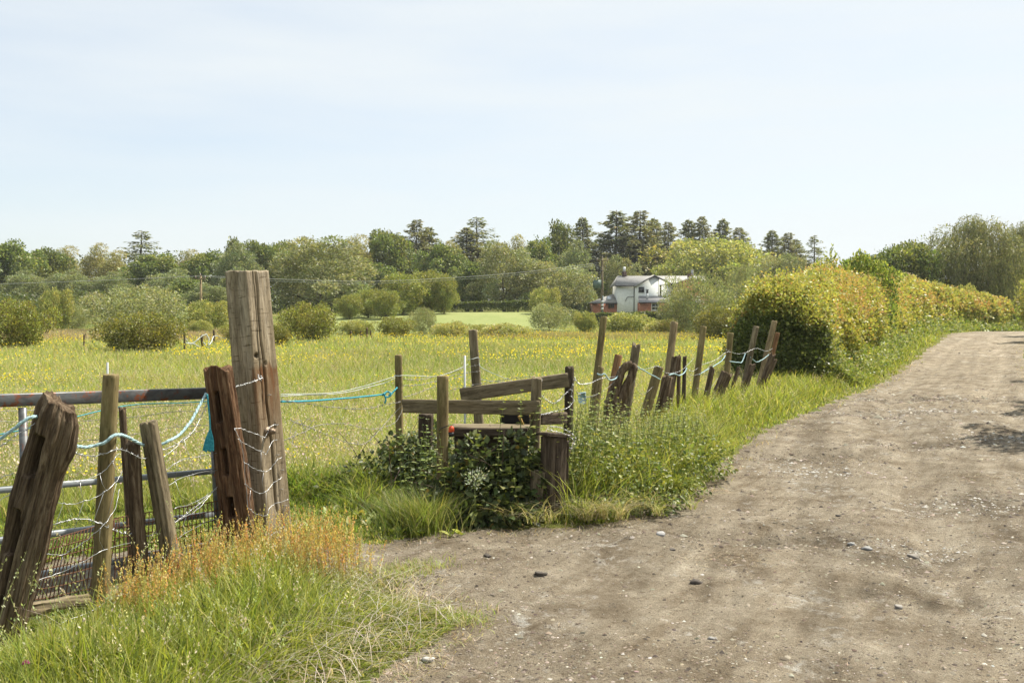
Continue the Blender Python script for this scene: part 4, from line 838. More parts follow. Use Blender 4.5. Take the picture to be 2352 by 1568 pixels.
netting('loose silver netting ends stapled to the tall gatepost beside the reddish post',
 [[(537,983,6.45),(560,986,6.5),(579,993.5,6.55),(600,1002,6.6),(609,1004,6.62),(613,996,6.64),(618,983,6.66),(628,976,6.7),(640,974,6.76)], [(546,1008,6.45),(565,1020,6.5),(585,1030,6.55),(603,1038,6.6),(612,1042,6.62),(618,1030,6.64),(625,1014,6.7),(636,1010,6.76)],
  [(560,1060,6.45),(580,1074,6.5),(605,1083,6.6),(622,1076,6.66),(634,1058,6.7),(646,1050,6.76)], [(563,1110,6.45),(590,1131,6.55),(612,1128,6.6),(624,1112,6.68),(638,1102,6.72),(648,1096,6.76)], [(566,1160,6.45),(588,1180,6.5),(613,1183,6.6),(617,1168,6.64),(630,1158,6.7),(662,1146,6.76)], [(590,1240,6.5),(612,1245,6.6),(625,1228,6.66),(645,1212,6.72),(664,1206,6.76)],
  [(537,983,6.44),(552,1012,6.44),(560,1060,6.45),(566,1130,6.45),(572,1190,6.45),(592,1238,6.5)]],
 [(0,.4,1,.4),(1,.4,2,.35),(2,.4,3,.35),(3,.4,4,.4),(4,.4,5,.2),(2,.1,3,.1),(3,.1,4,.1)], LW)
wire('rope', 'faded blue rope looped from the left edge across the rotten posts', [(-60,1048,4.85),(0,1008,4.88),(40,978,4.9),(62,962,4.92),(80,957,4.96),(100,968,5.14),(130,1000,5.2),(160,1017,5.14),(182,1025,5.25),(206,1025,5.34),(238,1017,5.38),(256,1003,5.40),(268,998,5.44),(285,1000,5.6),(298,1006,5.7),(328,1021,5.8),(350,1024,5.95),(368,1021,5.96),(390,1011,6.0),(409,1000,6.1),(430,978,6.2),(447,953,6.3),(462,924,6.4),(474,903,6.45)], r=.0088, m=M_ROPE, cat='rope', jit=.002, twist=True)
wire('twine', 'frayed turquoise twine tail hanging from the reddish post', [(476,905,6.42),(479,932,6.42),(482,965,6.42),(483,990,6.42)], r=.006, m=M_TURQ, cat='twine', jit=0, extra=[[(483,985,6.42),(481+q*2.3-8,1010,6.42),(476+q*3.3-9,1034+(q % 3)*2,6.42)] for q in range(8)])
# lines crossing behind, between gate and stile
MW = 'slack wires between the tall gatepost and the stile'
wire('fence_tape', 'pair of pale electric fence tapes running from the gatepost to the slim stile post', [(645,909,7.2),(700,907,7.6),(760,905,8.0),(810,898,8.3),(840,890,8.5),(880,880,8.8),(908,868,8.95)], r=.003, m=M_TAPE, cat='tape', jit=0, extra=[[(645,905,7.25),(760,902,8.0),(830,888,8.5),(908,864,8.95)]])
wire('rope', 'taut turquoise rope ending in a knot before the slim stile post', [(645,922,7.2),(700,921,7.6),(760,917,8.0),(820,912,8.4),(868,907,8.7),(885,905,8.8)], r=.0075, m=M_TURQ, cat='rope', jit=.001, twist=True, extra=[[(878,908,8.75),(890,899,8.8),(898,906,8.8),(888,912,8.78),(880,903,8.75)],[(884,908,8.76),(886,918,8.76),(884,926,8.76)],[(893,907,8.8),(900,903,8.85),(912,890,8.95)]])
wire('barbed_wire', 'topmost dark barbed wire just under the turquoise rope', [(645,918,7.15),(700,926,7.6),(770,936,8.1),(840,938,8.5),(880,930,8.8),(920,922,8.95)], barbs=.1, m=M_OLDWIRE, group=MW)
wire('barbed_wire', 'dark barbed wire bowing upward halfway between gatepost and stile', [(650,1012,7.1),(690,995,7.5),(735,976,7.8),(790,973,8.2),(850,985,8.5),(905,972,8.8),(925,940,8.95)], barbs=.1, m=M_OLDWIRE, group=MW)
wire('barbed_wire', 'lowest drooping barbed wire running down into the grass', [(668,965,7.1),(720,985,7.6),(780,1010,8.0),(830,1020,8.3),(860,1000,8.5),(895,960,8.8),(925,930,8.9)], barbs=.1, m=M_OLDWIRE, group=MW)
wire('wire', 'loose tangle of wire beside the right edge of the tall gatepost', [(665,1000,7.2),(672,975,7.25),(690,965,7.3),(700,985,7.3),(715,972,7.35),(708,962,7.3),(695,975,7.3),(702,1000,7.3)], m=M_OLDWIRE, cat='wire', r=.0022, extra=[[(664,1010,7.2),(680,990,7.25),(672,1015,7.2),(684,1030,7.2)]])
BW = 'wires running behind the metal gate'
for i, (a, b, c, lab) in enumerate(((938, 943, 925, 'thin strand just below the top rail of the gate'), (955, 968, 940, 'dark strand between the top rail and the second rail of the gate'), (985, 1012, 975, 'lowest slack strand seen through the gate'))):
    wire('barbed_wire', lab, [(-120,a+6,7.0),(60,b,7.4),(250,b-5,7.8),(400,c+6,7.9),(560,c,7.4)], barbs=.12, m=M_OLDWIRE, group=BW)
wire('rope', 'thin blue rope seen through the upper gap of the gate', [(-60,1008,5.9),(60,985,6.2),(190,953,6.9),(300,930,7.5),(420,925,7.5),(500,920,7.3)], r=.004, m=M_TURQ, cat='rope', jit=.001)
SW = 'wires around the stile'
wire('fence_tape', 'white tape tied round the slim stile post and leading right', [(906,862,8.9),(916,863,8.88),(926,862,8.92),(960,863,9.3),(1002,864,9.6),(1040,853,10.0),(1075,836,10.2)], r=.003, m=M_TAPE, cat='tape', jit=.001)
wire('fence_tape', 'white tape leaving the tall wired post and sloping to the slanting board', [(1074,826,10.15),(1086,824,10.1),(1100,822,10.2),(1103,841,10.2),(1130,856,10.0),(1174,873,9.4),(1205,882,9.0)], r=.003, m=M_TAPE, cat='tape', jit=.001, extra=[[(1103,871,10.2),(1138,876,9.8),(1200,876,9.3),(1260,872,9.0)]])
wire('barbed_wire', 'upper barbed strand from the slim stile post to the tall wired post', [(926,870,8.95),(960,872,9.3),(1002,864,9.6),(1040,854,10.0),(1073,843,10.2),(1100,838,10.1)], barbs=.08, m=M_OLDWIRE, group=SW)
wire('barbed_wire', 'middle barbed strand climbing from the slim stile post to the tall wired post', [(926,886,8.95),(965,883,9.3),(1002,875,9.6),(1040,862,10.0),(1073,856,10.2),(1102,852,10.15)], barbs=.08, m=M_OLDWIRE, group=SW)
wire('barbed_wire', 'lowest barbed strand above the stile rail, climbing steeply', [(926,913,8.95),(965,900,9.3),(1002,886,9.6),(1040,870,10.0),(1073,862,10.2)], barbs=.08, m=M_OLDWIRE, group=SW)
wire('barbed_wire', 'barbed wire following the upper edge of the slanting board', [(1035,896,8.7),(1090,884,8.7),(1150,873,8.65),(1215,865,8.6),(1245,872,8.6),(1232,882,8.3)], barbs=.08, m=M_OLDWIRE, group=SW)
wire('barbed_wire', 'looping barbed wire between the grey split post and the dark round-topped post', [(1238,905,7.95),(1258,920,8.2),(1275,925,8.4),(1300,903,8.8),(1312,890,8.85),(1322,868,8.8),(1312,905,8.8),(1318,920,8.8),(1300,938,8.7),(1270,945,8.4),(1240,953,8.0)], barbs=.05, m=M_WIRE, group=SW)
wire('barbed_wire', 'tangled barbed wire over the top of the square end post', [(1255,985,7.6),(1275,990,7.6),(1300,998,7.7),(1318,1012,7.75),(1310,1030,7.75),(1322,1005,7.8),(1296,985,7.7),(1262,978,7.6)], barbs=.05, m=M_WIRE, group=SW)
wire('wire', 'double strand wound round the foot of the grey split post', [(1214,1010,7.85),(1222,1020,7.82),(1216,1036,7.82),(1226,1050,7.82),(1217,1066,7.82)], m=M_WIRE, cat='wire', r=.003)
LN = 'wires of the broken lane fence'
wire('barbed_wire', 'barbed wire from the stile to the first tall lane post', [(1319,867,8.9),(1330,881,9.6),(1352,881,10.6),(1372,872,11.2),(1386,868,11.4),(1400,866,11.8),(1440,862,12.2),(1452,858,12.2)], barbs=.08, group=LN, m=M_WIRE)
wire('barbed_wire', 'dark barbed wire drooping from the first lane post into the nettles', [(1324,900,9.4),(1345,912,10.4),(1372,905,11.3),(1395,890,11.8),(1420,872,12.0),(1452,860,12.2)], barbs=.08, group=LN, m=M_OLDWIRE)
wire('barbed_wire', 'barbed wire sagging from the forked stump to the mossy short post', [(1456,840,12.2),(1468,848,12.6),(1490,846,12.9),(1512,841,13.1),(1530,856,13.5),(1556,854,13.9),(1575,842,14.3),(1594,822,14.8)], barbs=.09, group=LN, m=M_WIRE)
wire('barbed_wire', 'barbed wire drooping between the mossy short post and the tall dark post', [(1456,872,12.3),(1464,895,12.5),(1478,905,12.8),(1500,888,13.2)], barbs=.09, group=LN, m=M_OLDWIRE)
wire('barbed_wire', 'dark sagging strand just below the one rising to the straight green-brown post', [(1578,852,14.3),(1590,862,14.7),(1606,858,15),(1625,845,15.5),(1650,825,16.3),(1664,812,16.8)], barbs=.09, group=LN, m=M_OLDWIRE)
wire('barbed_wire', 'barbed wire rising from the tall dark post to the straight green-brown post', [(1578,848,14.4),(1592,852,14.8),(1612,838,15.2),(1640,828,16),(1666,810,16.8),(1680,808,17)], barbs=.09, group=LN, m=M_WIRE)
wire('barbed_wire', 'highest barbed wire linking the last posts at the hedge', [(1666,802,16.9),(1690,812,17.3),(1712,810,17.7),(1736,800,18.0),(1760,806,18.9),(1775,800,19.2)], barbs=.1, group=LN, m=M_WIRE)
wire('barbed_wire', 'lowest dark strand crossing the tall dark post', [(1600,892,14.9),(1612,893,15.1),(1628,897,15.4),(1650,868,16),(1672,868,16.8)], barbs=.1, group=LN, m=M_OLDWIRE)
TR = 'blue twines on the lane fence'
wire('twine', 'blue twine looped round the short post beside the first tall one', [(1372,858,11.3),(1380,861,11.28),(1389,859,11.32),(1400,872,11.6),(1415,868,11.9),(1425,848,12.1),(1423,843,12.15)], r=.008, m=M_ROPE, cat='twine', group=TR, twist=True)
wire('twine', 'blue twine sloping down from the forked stump to the mossy short post', [(1445,830,12.2),(1452,836,12.2),(1470,845,12.5),(1495,860,12.9),(1517,871,13.1)], r=.008, m=M_ROPE, cat='twine', group=TR, twist=True)
wire('twine', 'blue twine hooked around the thin stakes right of the pale post', [(1536,861,13.7),(1548,858,13.9),(1560,862,14.0),(1572,855,14.2),(1577,845,14.3)], r=.009, m=M_ROPE, cat='twine', group=TR, twist=True)
wire('twine', 'long blue twine rising from the tall dark post to the straight post', [(1606,860,15.0),(1622,850,15.4),(1640,840,15.9),(1658,828,16.5),(1666,816,16.9)], r=.008, m=M_ROPE, cat='twine', group=TR, twist=True)
wire('twine', 'blue twine in a flat bow between the straight post and the split one', [(1676,830,17.0),(1695,832,17.3),(1704,831,17.5),(1712,812,17.7)], r=.009, m=M_ROPE, cat='twine', group=TR, twist=True, extra=[[(1724,820,17.9),(1737,831,18.2),(1752,825,18.7),(1766,814,19.1)]])
mb = MB(); P = [at(*q) for q in ((1327,903,9.9),(1345,901,9.9),(1346,925,9.9),(1336,929,9.88),(1329,926,9.9))]; c = sum(P, Vector())/5
mb.add([tuple(p-c) for p in P]+[tuple(p-c+Vector((.003,.012,.004))) for p in P], [np.array([[0,1,2,3,4],[9,8,7,6,5]]), np.array([(i,(i+1)%5,(i+1)%5+5,i+5) for i in range(5)])]); o = mb.build('plastic_scrap', mat('pale_blue_sheet', .5, (.30,.42,.50))[0]); o.location = c; tag(o, 'scrap of pale blue plastic hanging in the nettles right of the stile', 'scrap')
# ------------------------------------------------------------------ near plants: brambles, ivy, nettles
def bush_np(mb, C, n, lsize, cols, wts=None, nup=.5, shell=.55, width=1.0, T=None, droop=.2, jit=.14):
    """leaves spread over a set of ellipsoids C = [(x,y,z,rx,ry,rz)]"""
    C = np.array(C, float); A = (C[:, 3]*C[:, 4]+C[:, 3]*C[:, 5]+C[:, 4]*C[:, 5]); c = rng.choice(len(C), n, p=A/A.sum()); d = rdir(n)
    rr = 1-shell*rng.uniform(0, 1, n)**1.7; P = C[c, :3]+d*C[c, 3:]*(rr*(1+.15*vnoise(d[:, 0]*3+c, d[:, 1]*3, d[:, 2]*3)))[:, None]
    g = H(P[:, 0], P[:, 1])+.01; P[:, 2] = np.maximum(P[:, 2], g+rng.uniform(0, .05, n))
    ax = d*.9+rdir(n)*.8-np.array([0, 0, droop]); s = rng.uniform(*lsize, n); col = pal(n, cols, wts, jit)
    leaves(mb, P, ax, s, col, width, nup)
def stems(mb, n, bx, by, h, r, col, spread=.3):
    for i in range(n):
        x, y = random.gauss(*bx), random.gauss(*by); z = hz(x, y); a = random.random()*6.3; L_ = spread*random.random(); hh = random.uniform(*h)
        P = [(x+L_*t*t*math.cos(a), y+L_*t*t*math.sin(a), z+hh*(t-.25*t*t*(L_/spread))) for t in np.linspace(0, 1, 6)]
        mb.tube(P, np.linspace(r, r*.4, 6), 5, col)
def nettles(mb, xs, ys, hs, cols, ls=(.045, .085)):
    """upright stems with opposite pairs of pointed, drooping leaves"""
    for x, y, h in zip(xs, ys, hs):
        z = hz(x, y); lx, ly = random.gauss(0, .10)*h, random.gauss(0, .10)*h; k = max(5, int(h/.05)); t = np.linspace(0, 1, k)
        P = np.stack([x+lx*t*t, y+ly*t*t, z+h*t], 1); mb.tube(P[::2] if k > 8 else P, np.linspace(.004, .0015, len(P[::2] if k > 8 else P)), 4, (.12,.17,.04)); a0 = random.random()*3
        Q = []; A = []; S = []
        for i in range(max(1, int(k*.25)), k):
            a = a0+(i % 2)*math.pi/2; 
            for s in (0, math.pi): Q.append(P[i]); A.append((math.cos(a+s), math.sin(a+s), -.15+.8*(i/k)**4)); S.append(random.uniform(*ls)*(1-.55*(i/k)**2))
        Q, A, S = np.array(Q), np.array(A), np.array(S); leaves(mb, Q, A, S, pal(len(Q), cols, None, .12), 1.05, .75)
DK = [(.065,.10,.028), (.09,.13,.036), (.045,.065,.022), (.15,.19,.05), (.26,.23,.05)]
NT = [(.18,.235,.05), (.13,.18,.04), (.24,.29,.065)]
def near_plants():
    # bramble and bindweed hiding the front of the stile
    mb = MB(); stems(mb, 22, (-.12, .28), (7.75, .1), (.3, .8), .005, (.10,.075,.04), .5)
    bush_np(mb, [(-.40,7.74,.12,.30,.22,.26),(-.10,7.70,.14,.30,.24,.28),(-.28,7.74,.30,.24,.18,.18),(-.02,7.78,.36,.20,.16,.14),(-.30,7.80,.50,.16,.12,.14),(.05,7.82,.52,.16,.12,.16),(.16,7.80,.2,.18,.16,.22),(-.15,7.58,.06,.36,.20,.14),(-.6,7.8,.1,.2,.2,.16)], 3900, (.03, .082), DK, [5,4,4,1.6,.45], .5, .6, 1.1)
    tag(mb.build('ivy_bramble', M_DARKLEAF), 'dark bramble and bindweed covering the front of the stile', 'bramble')
    mb = MB(); n = 26; nettles(mb, rng.normal(-.18, .25, n), rng.normal(7.62, .10, n), rng.uniform(.25, .72, n), NT, (.035, .07))
    n = 5; nettles(mb, rng.normal(-.1, .09, n), rng.normal(7.8, .05, n), rng.uniform(.85, 1.02, n), NT)
    tag(mb.build('stinging_nettles', M_LEAF), 'young nettle shoots standing out of the bramble before the stile', 'nettles', kind='stuff')
    mb = MB(); stems(mb, 16, (-.95, .3), (8.7, .25), (.35, .8), .005, (.10,.075,.04), .6)
    bush_np(mb, [(-1.10,8.75,.18,.40,.30,.22),(-.85,8.65,.26,.32,.28,.28),(-.65,8.5,.26,.24,.24,.26),(-.95,8.9,.38,.24,.24,.16),(-.72,8.9,.42,.24,.24,.20),(-1.45,8.65,.06,.3,.3,.12),(-.55,8.25,.12,.22,.22,.18)], 3400, (.028, .065), DK, [5,4,4,2.2,.4], .5, .6, 1.0)
    tag(mb.build('bramble_bush', M_DARKLEAF), 'dark bramble heaped round the slim post on the left of the stile', 'bramble')
    mb = MB(); n = 24; nettles(mb, rng.normal(-.62, .12, n), rng.normal(8.0, .15, n), rng.uniform(.4, .75, n), [(.17,.24,.05), (.22,.30,.07), (.13,.2,.05)], (.035, .065))
    tag(mb.build('stinging_nettles', M_LEAF), 'pale sunlit nettles left of the clean round stile post', 'nettles', kind='stuff')
    # arching tuft at the left foot of the stile
    mb = MB(); n = 1900; x = -.70+rng.normal(0, .12, n); y = 7.40+rng.normal(0, .12, n); P = on(x, y, -.01)
    blades(mb, P, rng.uniform(.14, .42, n), .005, pal(n, [(.15,.19,.03), (.21,.24,.05), (.08,.12,.02), (.26,.25,.10)], None, .2), rng.uniform(.3, .9, n), 4, dirs=np.arctan2(y-7.45, x+.62)+rng.normal(0, 1.4, n))
    tag(mb.build('grass_tuft', M_GRASS), 'big arching grass tuft at the left foot of the stile', 'grass tuft')
    for cx, cy, n, lab in ((.62, 7.62, 2400, 'pale drooping dry grass tuft at the foot of the square end post'), (.98, 7.9, 1700, 'straggling dry grass tuft on the bank right of the square end post'), (.1, 7.45, 900, 'thin dead grass hanging under the bramble at the road edge'), (1.42, 8.65, 2000, 'drooping green tuft where the nettle bank meets the dirt')):
        mb = MB(); n = int(n*.2); kc = 12; q = rng.integers(0, kc, n); ox_, oy_ = rng.normal(0, .15, kc), rng.normal(0, .09, kc); x = cx+ox_[q]+rng.normal(0, .022, n); y = cy+oy_[q]+rng.normal(0, .022, n)
        blades(mb, on(x, y, .04), rng.uniform(.06, .34, n), .0045, pal(n, [(.27,.27,.09), (.36,.32,.16), (.20,.24,.06), (.42,.37,.22)] if cy != 8.65 else VC), rng.uniform(.8, 1.8, n), 4, dirs=rng.normal(-1.6, .9, n))
        tag(mb.build('grass_tuft', M_GRASS), lab, 'grass tuft')
    # nettle bank right of the stile
    mb = MB(); n = 470; x = rng.uniform(.45, 2.1, n); y = 8.45+(x-.45)*1.3+rng.normal(0, .33, n); m = off_road(x, y-.12) ; x, y = x[m], y[m]
    nettles(mb, x, y, rng.uniform(.35, .74, len(x))*np.where(x < 1.0, 1.25, 1)*(1-.25*sstep(1.5, 2.1, x)), NT, (.03, .062))
    tag(mb.build('nettle_bank', M_LEAF), 'thick green nettle bank spilling over right of the stile', 'nettles', kind='stuff')
    mb = MB(); n = 5200; x = rng.uniform(.4, 2.2, n); y = 8.25+(x-.45)*1.3+rng.normal(0, .42, n); m = off_road(x, y-.05); x, y = x[m], y[m]; n = len(x)
    blades(mb, on(x, y), rng.uniform(.25, .66, n), .0065, pal(n, VC, None, .18), rng.uniform(.2, .9, n), 4)
    tag(mb.build('bank_grass', M_GRASS), 'long grass blades growing up through the nettle bank', 'grass', kind='stuff')
    mb = MB(); bush_np(mb, [(.95,8.35,.22,.36,.30,.30),(1.35,8.9,.25,.4,.35,.28),(.7,8.1,.3,.25,.25,.35),(1.75,9.6,.2,.4,.4,.25),(1.15,8.0,.1,.3,.2,.14),(.55,7.75,.06,.3,.12,.10),(.95,7.9,.05,.3,.12,.10),(1.4,8.6,.08,.3,.2,.14)], 6400, (.02, .05), [(.12,.175,.035), (.17,.23,.045), (.08,.12,.025), (.24,.28,.06)], None, .5, .5)
    tag(mb.build('herb_clump', M_LEAF), 'leafy green undergrowth on the bank between stile and dirt road', 'undergrowth', kind='stuff')
    # small umbel in front of the stile
    mb = MB(); x0, y0 = at(1090, 1100, 7.4).x, 7.42; z0 = at(1090, 1100, 7.4).z
    n = 260; d = rng.normal(size=(n, 3)); P = np.array([x0, y0, z0])+d*np.array([.036, .03, .03]); qleaves(mb, P, d+np.array([0, 0, .6]), rng.uniform(.012, .026, n), pal(n, [(.30,.38,.22), (.40,.46,.32), (.2,.3,.12)]), .6)
    mb.tube([(x0, y0, hz(x0, y0)), (x0, y0, z0)], .003, 5, (.15,.2,.06))
    tag(mb.build('wormwood_plant', M_LEAF), 'small silvery feathery plant in front of the bramble', 'plant')
    # clover
    root = empty('clover_flower', at(60, 1560, 3.9)); tag(root, 'single pinkish purple clover head in the bottom left corner grass', 'clover flower'); p = root.location
    zt = at(60, 1523, 3.9).z; mb = MB(); mb.tube([(0, 0, hz(p.x, p.y)-p.z), (0, 0, zt-p.z)], .0016, 5, (.15,.25,.05)); mb.build('stem', M_LEAF, root)
    mb = MB(); n = 170; d = rdir(n); d[:, 2] = abs(d[:, 2])*1.2-.25; P = np.array([0, 0, zt-p.z])+d*.006; qleaves(mb, P, d+np.array([0, 0, .5]), rng.uniform(.007, .012, n), pal(n, [(.50,.16,.36), (.62,.28,.48), (.38,.09,.26)]), .55); mb.build('flower_head', M_LEAF, root)
    # sparse tufts on the dirt
    for px, py, n, lab in ((925, 1322, 420, 'small sparse tuft of grass alone on the dirt past the red sorrel'), (1050, 1432, 380, 'sparse green tuft at the tip of the foreground verge'), (985, 1315, 130, 'tiny tuft of grass right of the sparse one on the dirt')):
        d = 1.6*FPX/(py-720); c = at(px, py, d); mb = MB(); x = c.x+rng.normal(0, .10, n); y = c.y+rng.normal(0, .09, n)
        blades(mb, on(x, y), rng.uniform(.02, .085, n), .0045, pal(n, [(.2,.28,.04), (.3,.33,.08), (.36,.32,.16)]), rng.uniform(.3, 1.4, n), 3); tag(mb.build('grass_tuft', M_GRASS), lab, 'grass tuft')
near_plants()

# ------------------------------------------------------------------ the long hedge along the lane
def resample(pts, step):
    P = np.array(pts, float); L_ = np.concatenate([[0], np.cumsum(np.linalg.norm(np.diff(P, axis=0), axis=1))]); t = np.arange(0, L_[-1], step)
    return np.stack([np.interp(t, L_, P[:, i]) for i in range(P.shape[1])], 1)
HP = [(6.05,22.9,1.12,2.45),(7.2,25.5,1.15,2.45),(9.1,29.5,1.25,2.6),(13.0,38,1.25,2.5),(18.6,50,1.25,2.9),(24.0,60,1.3,2.8),(29.3,68,1.3,2.6),(36.5,75,1.3,2.4)]
def hedge():
    P = np.array(HP); L_ = np.concatenate([[0], np.cumsum(np.hypot(*np.diff(P[:, :2], axis=0).T))]); n = 330000
    # even in the picture: density falls with distance along the hedge
    s = L_[-1]*rng.uniform(0, 1, n)**1.75; g = lambda q: np.interp(s, L_, P[:, q]); X, Y, W, Ht = g(0), g(1), g(2), g(3); Ht = Ht*(.84+.16*sstep(0, 1.6, s)); W = W*(.86+.14*sstep(0, .8, s))
    T = np.stack([np.interp(s+.5, L_, P[:, 0])-np.interp(s-.5, L_, P[:, 0]), np.interp(s+.5, L_, P[:, 1])-np.interp(s-.5, L_, P[:, 1])], 1); T = nrm(T+1e-6); Nn = np.stack([T[:, 1], -T[:, 0]], 1)
    a = rng.uniform(-.12, math.pi+.12, n); ca, sa = np.cos(a), np.sin(a); e = .72
    u = np.sign(ca)*np.abs(ca)**e*W; v = np.clip(np.sign(sa)*np.abs(sa)**e, 0, 1)*Ht
    # some leaves on the near end cap
    cap = rng.uniform(0, 1, n) < .085; m = cap.sum(); W[cap] = .88*P[0, 2]; Ht[cap] = .88*P[0, 3]; ph = rng.uniform(-1.57, 1.57, m); vc = rng.uniform(0, 1, m)**.8; rc = (1-vc**3.5)**.5; u[cap] = np.sin(ph)*W[cap]*rc*1.02; v[cap] = vc*Ht[cap]; s[cap] = 0; capy = -np.cos(ph)*rc*.95
    nrmv = np.stack([Nn[:, 0]*ca, Nn[:, 1]*ca, sa], 1); nrmv[cap] = np.stack([np.sin(ph), -np.cos(ph), vc**3], 1)
    bulge = .32*vnoise(s*.7, u*.8, v*.9, 3)+.20*vnoise(s*1.9, u*1.8, v*1.9, 4)+.07*vnoise(s*5, u*5, v*5, 6)
    X0 = np.where(cap, P[0, 0], X); Y0 = np.where(cap, P[0, 1], Y)
    N0 = np.where(cap[:, None], Nn[np.argmin(s+100*cap)][None], Nn)
    Q = np.stack([X0+N0[:, 0]*u, Y0+N0[:, 1]*u, np.zeros(n)], 1); Q[cap, 1] += capy
    z0 = H(Q[:, 0], Q[:, 1]); Q[:, 2] = z0+v; nn = nrm(nrmv); dep = bulge-.26*rng.uniform(0, 1, n)**2+.30*(rng.uniform(0, 1, n) < .08)*rng.uniform(0, 1, n); Q += nn*dep[:, None]
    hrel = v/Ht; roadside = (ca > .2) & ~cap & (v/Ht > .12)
    sunny = np.clip(hrel*1.25+.45*roadside-.25+.5*vnoise(s*.5, u, v*.6, 9)+.30*rng.normal(0, 1, n), 0, 1); sunny[cap] = np.clip((hrel[cap]-.52-.25*(u[cap] < -.5)+.25*vnoise(u[cap]*2, v[cap]*2))*3, 0, .95)*rng.uniform(.4, 1, m)  # young growth, with sunlit top and road side put into the leaf colour
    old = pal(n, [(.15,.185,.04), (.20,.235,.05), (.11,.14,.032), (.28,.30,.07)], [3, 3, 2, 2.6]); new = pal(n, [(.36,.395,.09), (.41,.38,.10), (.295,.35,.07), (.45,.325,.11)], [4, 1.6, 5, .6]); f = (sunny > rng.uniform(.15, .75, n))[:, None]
    col = np.where(f, new, old); col[cap & (hrel < .75)] = np.where((sunny[cap & (hrel < .75)] > .35)[:, None], col[cap & (hrel < .75)], pal((cap & (hrel < .75)).sum(), [(.13,.175,.044), (.17,.22,.055), (.08,.115,.03)]))  # near end: old leaves, with its shade painted in as darker green
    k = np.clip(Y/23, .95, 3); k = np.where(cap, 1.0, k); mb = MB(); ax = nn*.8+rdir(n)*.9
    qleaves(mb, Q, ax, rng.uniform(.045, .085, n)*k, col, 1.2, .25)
    root = empty('hedge', (P[0, 0], P[0, 1], 0)); tag(root, 'long hawthorn hedge with orange young shoots and a dark near end along the lane', 'hedge')
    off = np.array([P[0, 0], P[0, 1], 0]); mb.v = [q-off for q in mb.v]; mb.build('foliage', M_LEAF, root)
    # shoots sticking up above the clipped top, reddish
    mb = MB(); n = 11000; s = L_[-1]*rng.uniform(0, 1, n)**1.8; x, y, w, h = [np.interp(s, L_, P[:, q]) for q in range(4)]; T0 = np.interp(s, L_, range(len(L_)))
    tx = np.interp(s+.5, L_, P[:, 0])-np.interp(s-.5, L_, P[:, 0]); ty = np.interp(s+.5, L_, P[:, 1])-np.interp(s-.5, L_, P[:, 1]); tt = np.hypot(tx, ty)+1e-6; o = rng.uniform(-1, 1.05, n); x = x+ty/tt*o*w; y = y-tx/tt*o*w
    h = h*(.84+.16*sstep(0, 1.6, s)); z = H(x, y)+h*(1-.34*np.abs(o)**3)-.16+.16*vnoise(s*1.1, 3, o)*1; B = np.stack([x, y, z], 1); hh = rng.uniform(.10, .46, n)*(1+.9*vnoise(s*.9, 0)); d = nrm(np.stack([rng.normal(0, .22, n), rng.normal(0, .22, n), np.ones(n)], 1))
    k = np.clip(y/23, 1, 2.8); S = nrm(np.cross(d, rdir(n)))*.0035*k[:, None]; E = B+d*hh[:, None]
    mb.add(np.stack([B-S, B+S, E+S*.4, E-S*.4], 1).reshape(-1, 3), np.arange(4*n).reshape(-1, 4), np.repeat(pal(n, [(.34,.22,.08), (.3,.26,.08)]), 4, 0))
    for q in range(9):
        t = rng.uniform(.15, 1, n)[:, None]; qleaves(mb, B+(E-B)*t, d*.6+rdir(n), rng.uniform(.022, .05, n)*k, pal(n, [(.51,.36,.12), (.45,.41,.12), (.53,.28,.11), (.38,.39,.09)], [2.6, 3, .9, 2.6]), 1.1)
    mb.v = [q-off for q in mb.v]; mb.build('young_shoots', M_LEAF, root)
    # woody heart so that no daylight passes through
    mb = MB(); R_ = resample(HP, 1.0)
    for i in range(0, len(R_)):
        for q in range(3):
            x = R_[i, 0]+random.uniform(-.5, .5); y = R_[i, 1]+random.uniform(0, .7); z = hz(x, y); mb.tube([(x, y, z-.1), (x+random.uniform(-.2, .2), y, z+.8), (x+random.uniform(-.5, .5), y+random.uniform(-.3, .3), z+R_[i, 3]*.8)], [.035, .025, .008], 5)
    mb.v = [q-off for q in mb.v]; mb.build('stems', W_BARK, root)
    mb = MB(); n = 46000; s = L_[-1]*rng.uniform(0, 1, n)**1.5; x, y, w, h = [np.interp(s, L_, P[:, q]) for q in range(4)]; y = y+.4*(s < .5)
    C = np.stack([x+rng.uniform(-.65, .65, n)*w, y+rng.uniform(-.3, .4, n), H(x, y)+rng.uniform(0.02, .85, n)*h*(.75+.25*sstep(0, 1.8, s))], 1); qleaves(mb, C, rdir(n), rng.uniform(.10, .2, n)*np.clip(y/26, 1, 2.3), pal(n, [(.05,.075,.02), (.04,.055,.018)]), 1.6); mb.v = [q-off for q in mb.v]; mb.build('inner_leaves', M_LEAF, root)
    # weedy foot of the hedge
    mb = MB(); n = 40000; s = L_[-1]*rng.uniform(0, 1, n)**1.8; x, y, w = [np.interp(s, L_, P[:, q]) for q in range(3)]; tx = np.interp(s+.5, L_, P[:, 0])-np.interp(s-.5, L_, P[:, 0]); ty = np.interp(s+.5, L_, P[:, 1])-np.interp(s-.5, L_, P[:, 1]); tt = np.hypot(tx, ty)+1e-6
    o = w+rng.uniform(-.2, .75, n)*1.0; x = x+ty/tt*o; y = y-tx/tt*o; m = off_road(x-.1, y); x, y, o, w = x[m], y[m], o[m], w[m]; n = len(x); top = .75*(1-np.clip((o-w)/.8, 0, 1))+.12; top = top*(1+.5*vnoise(x*1.4, y*1.4))
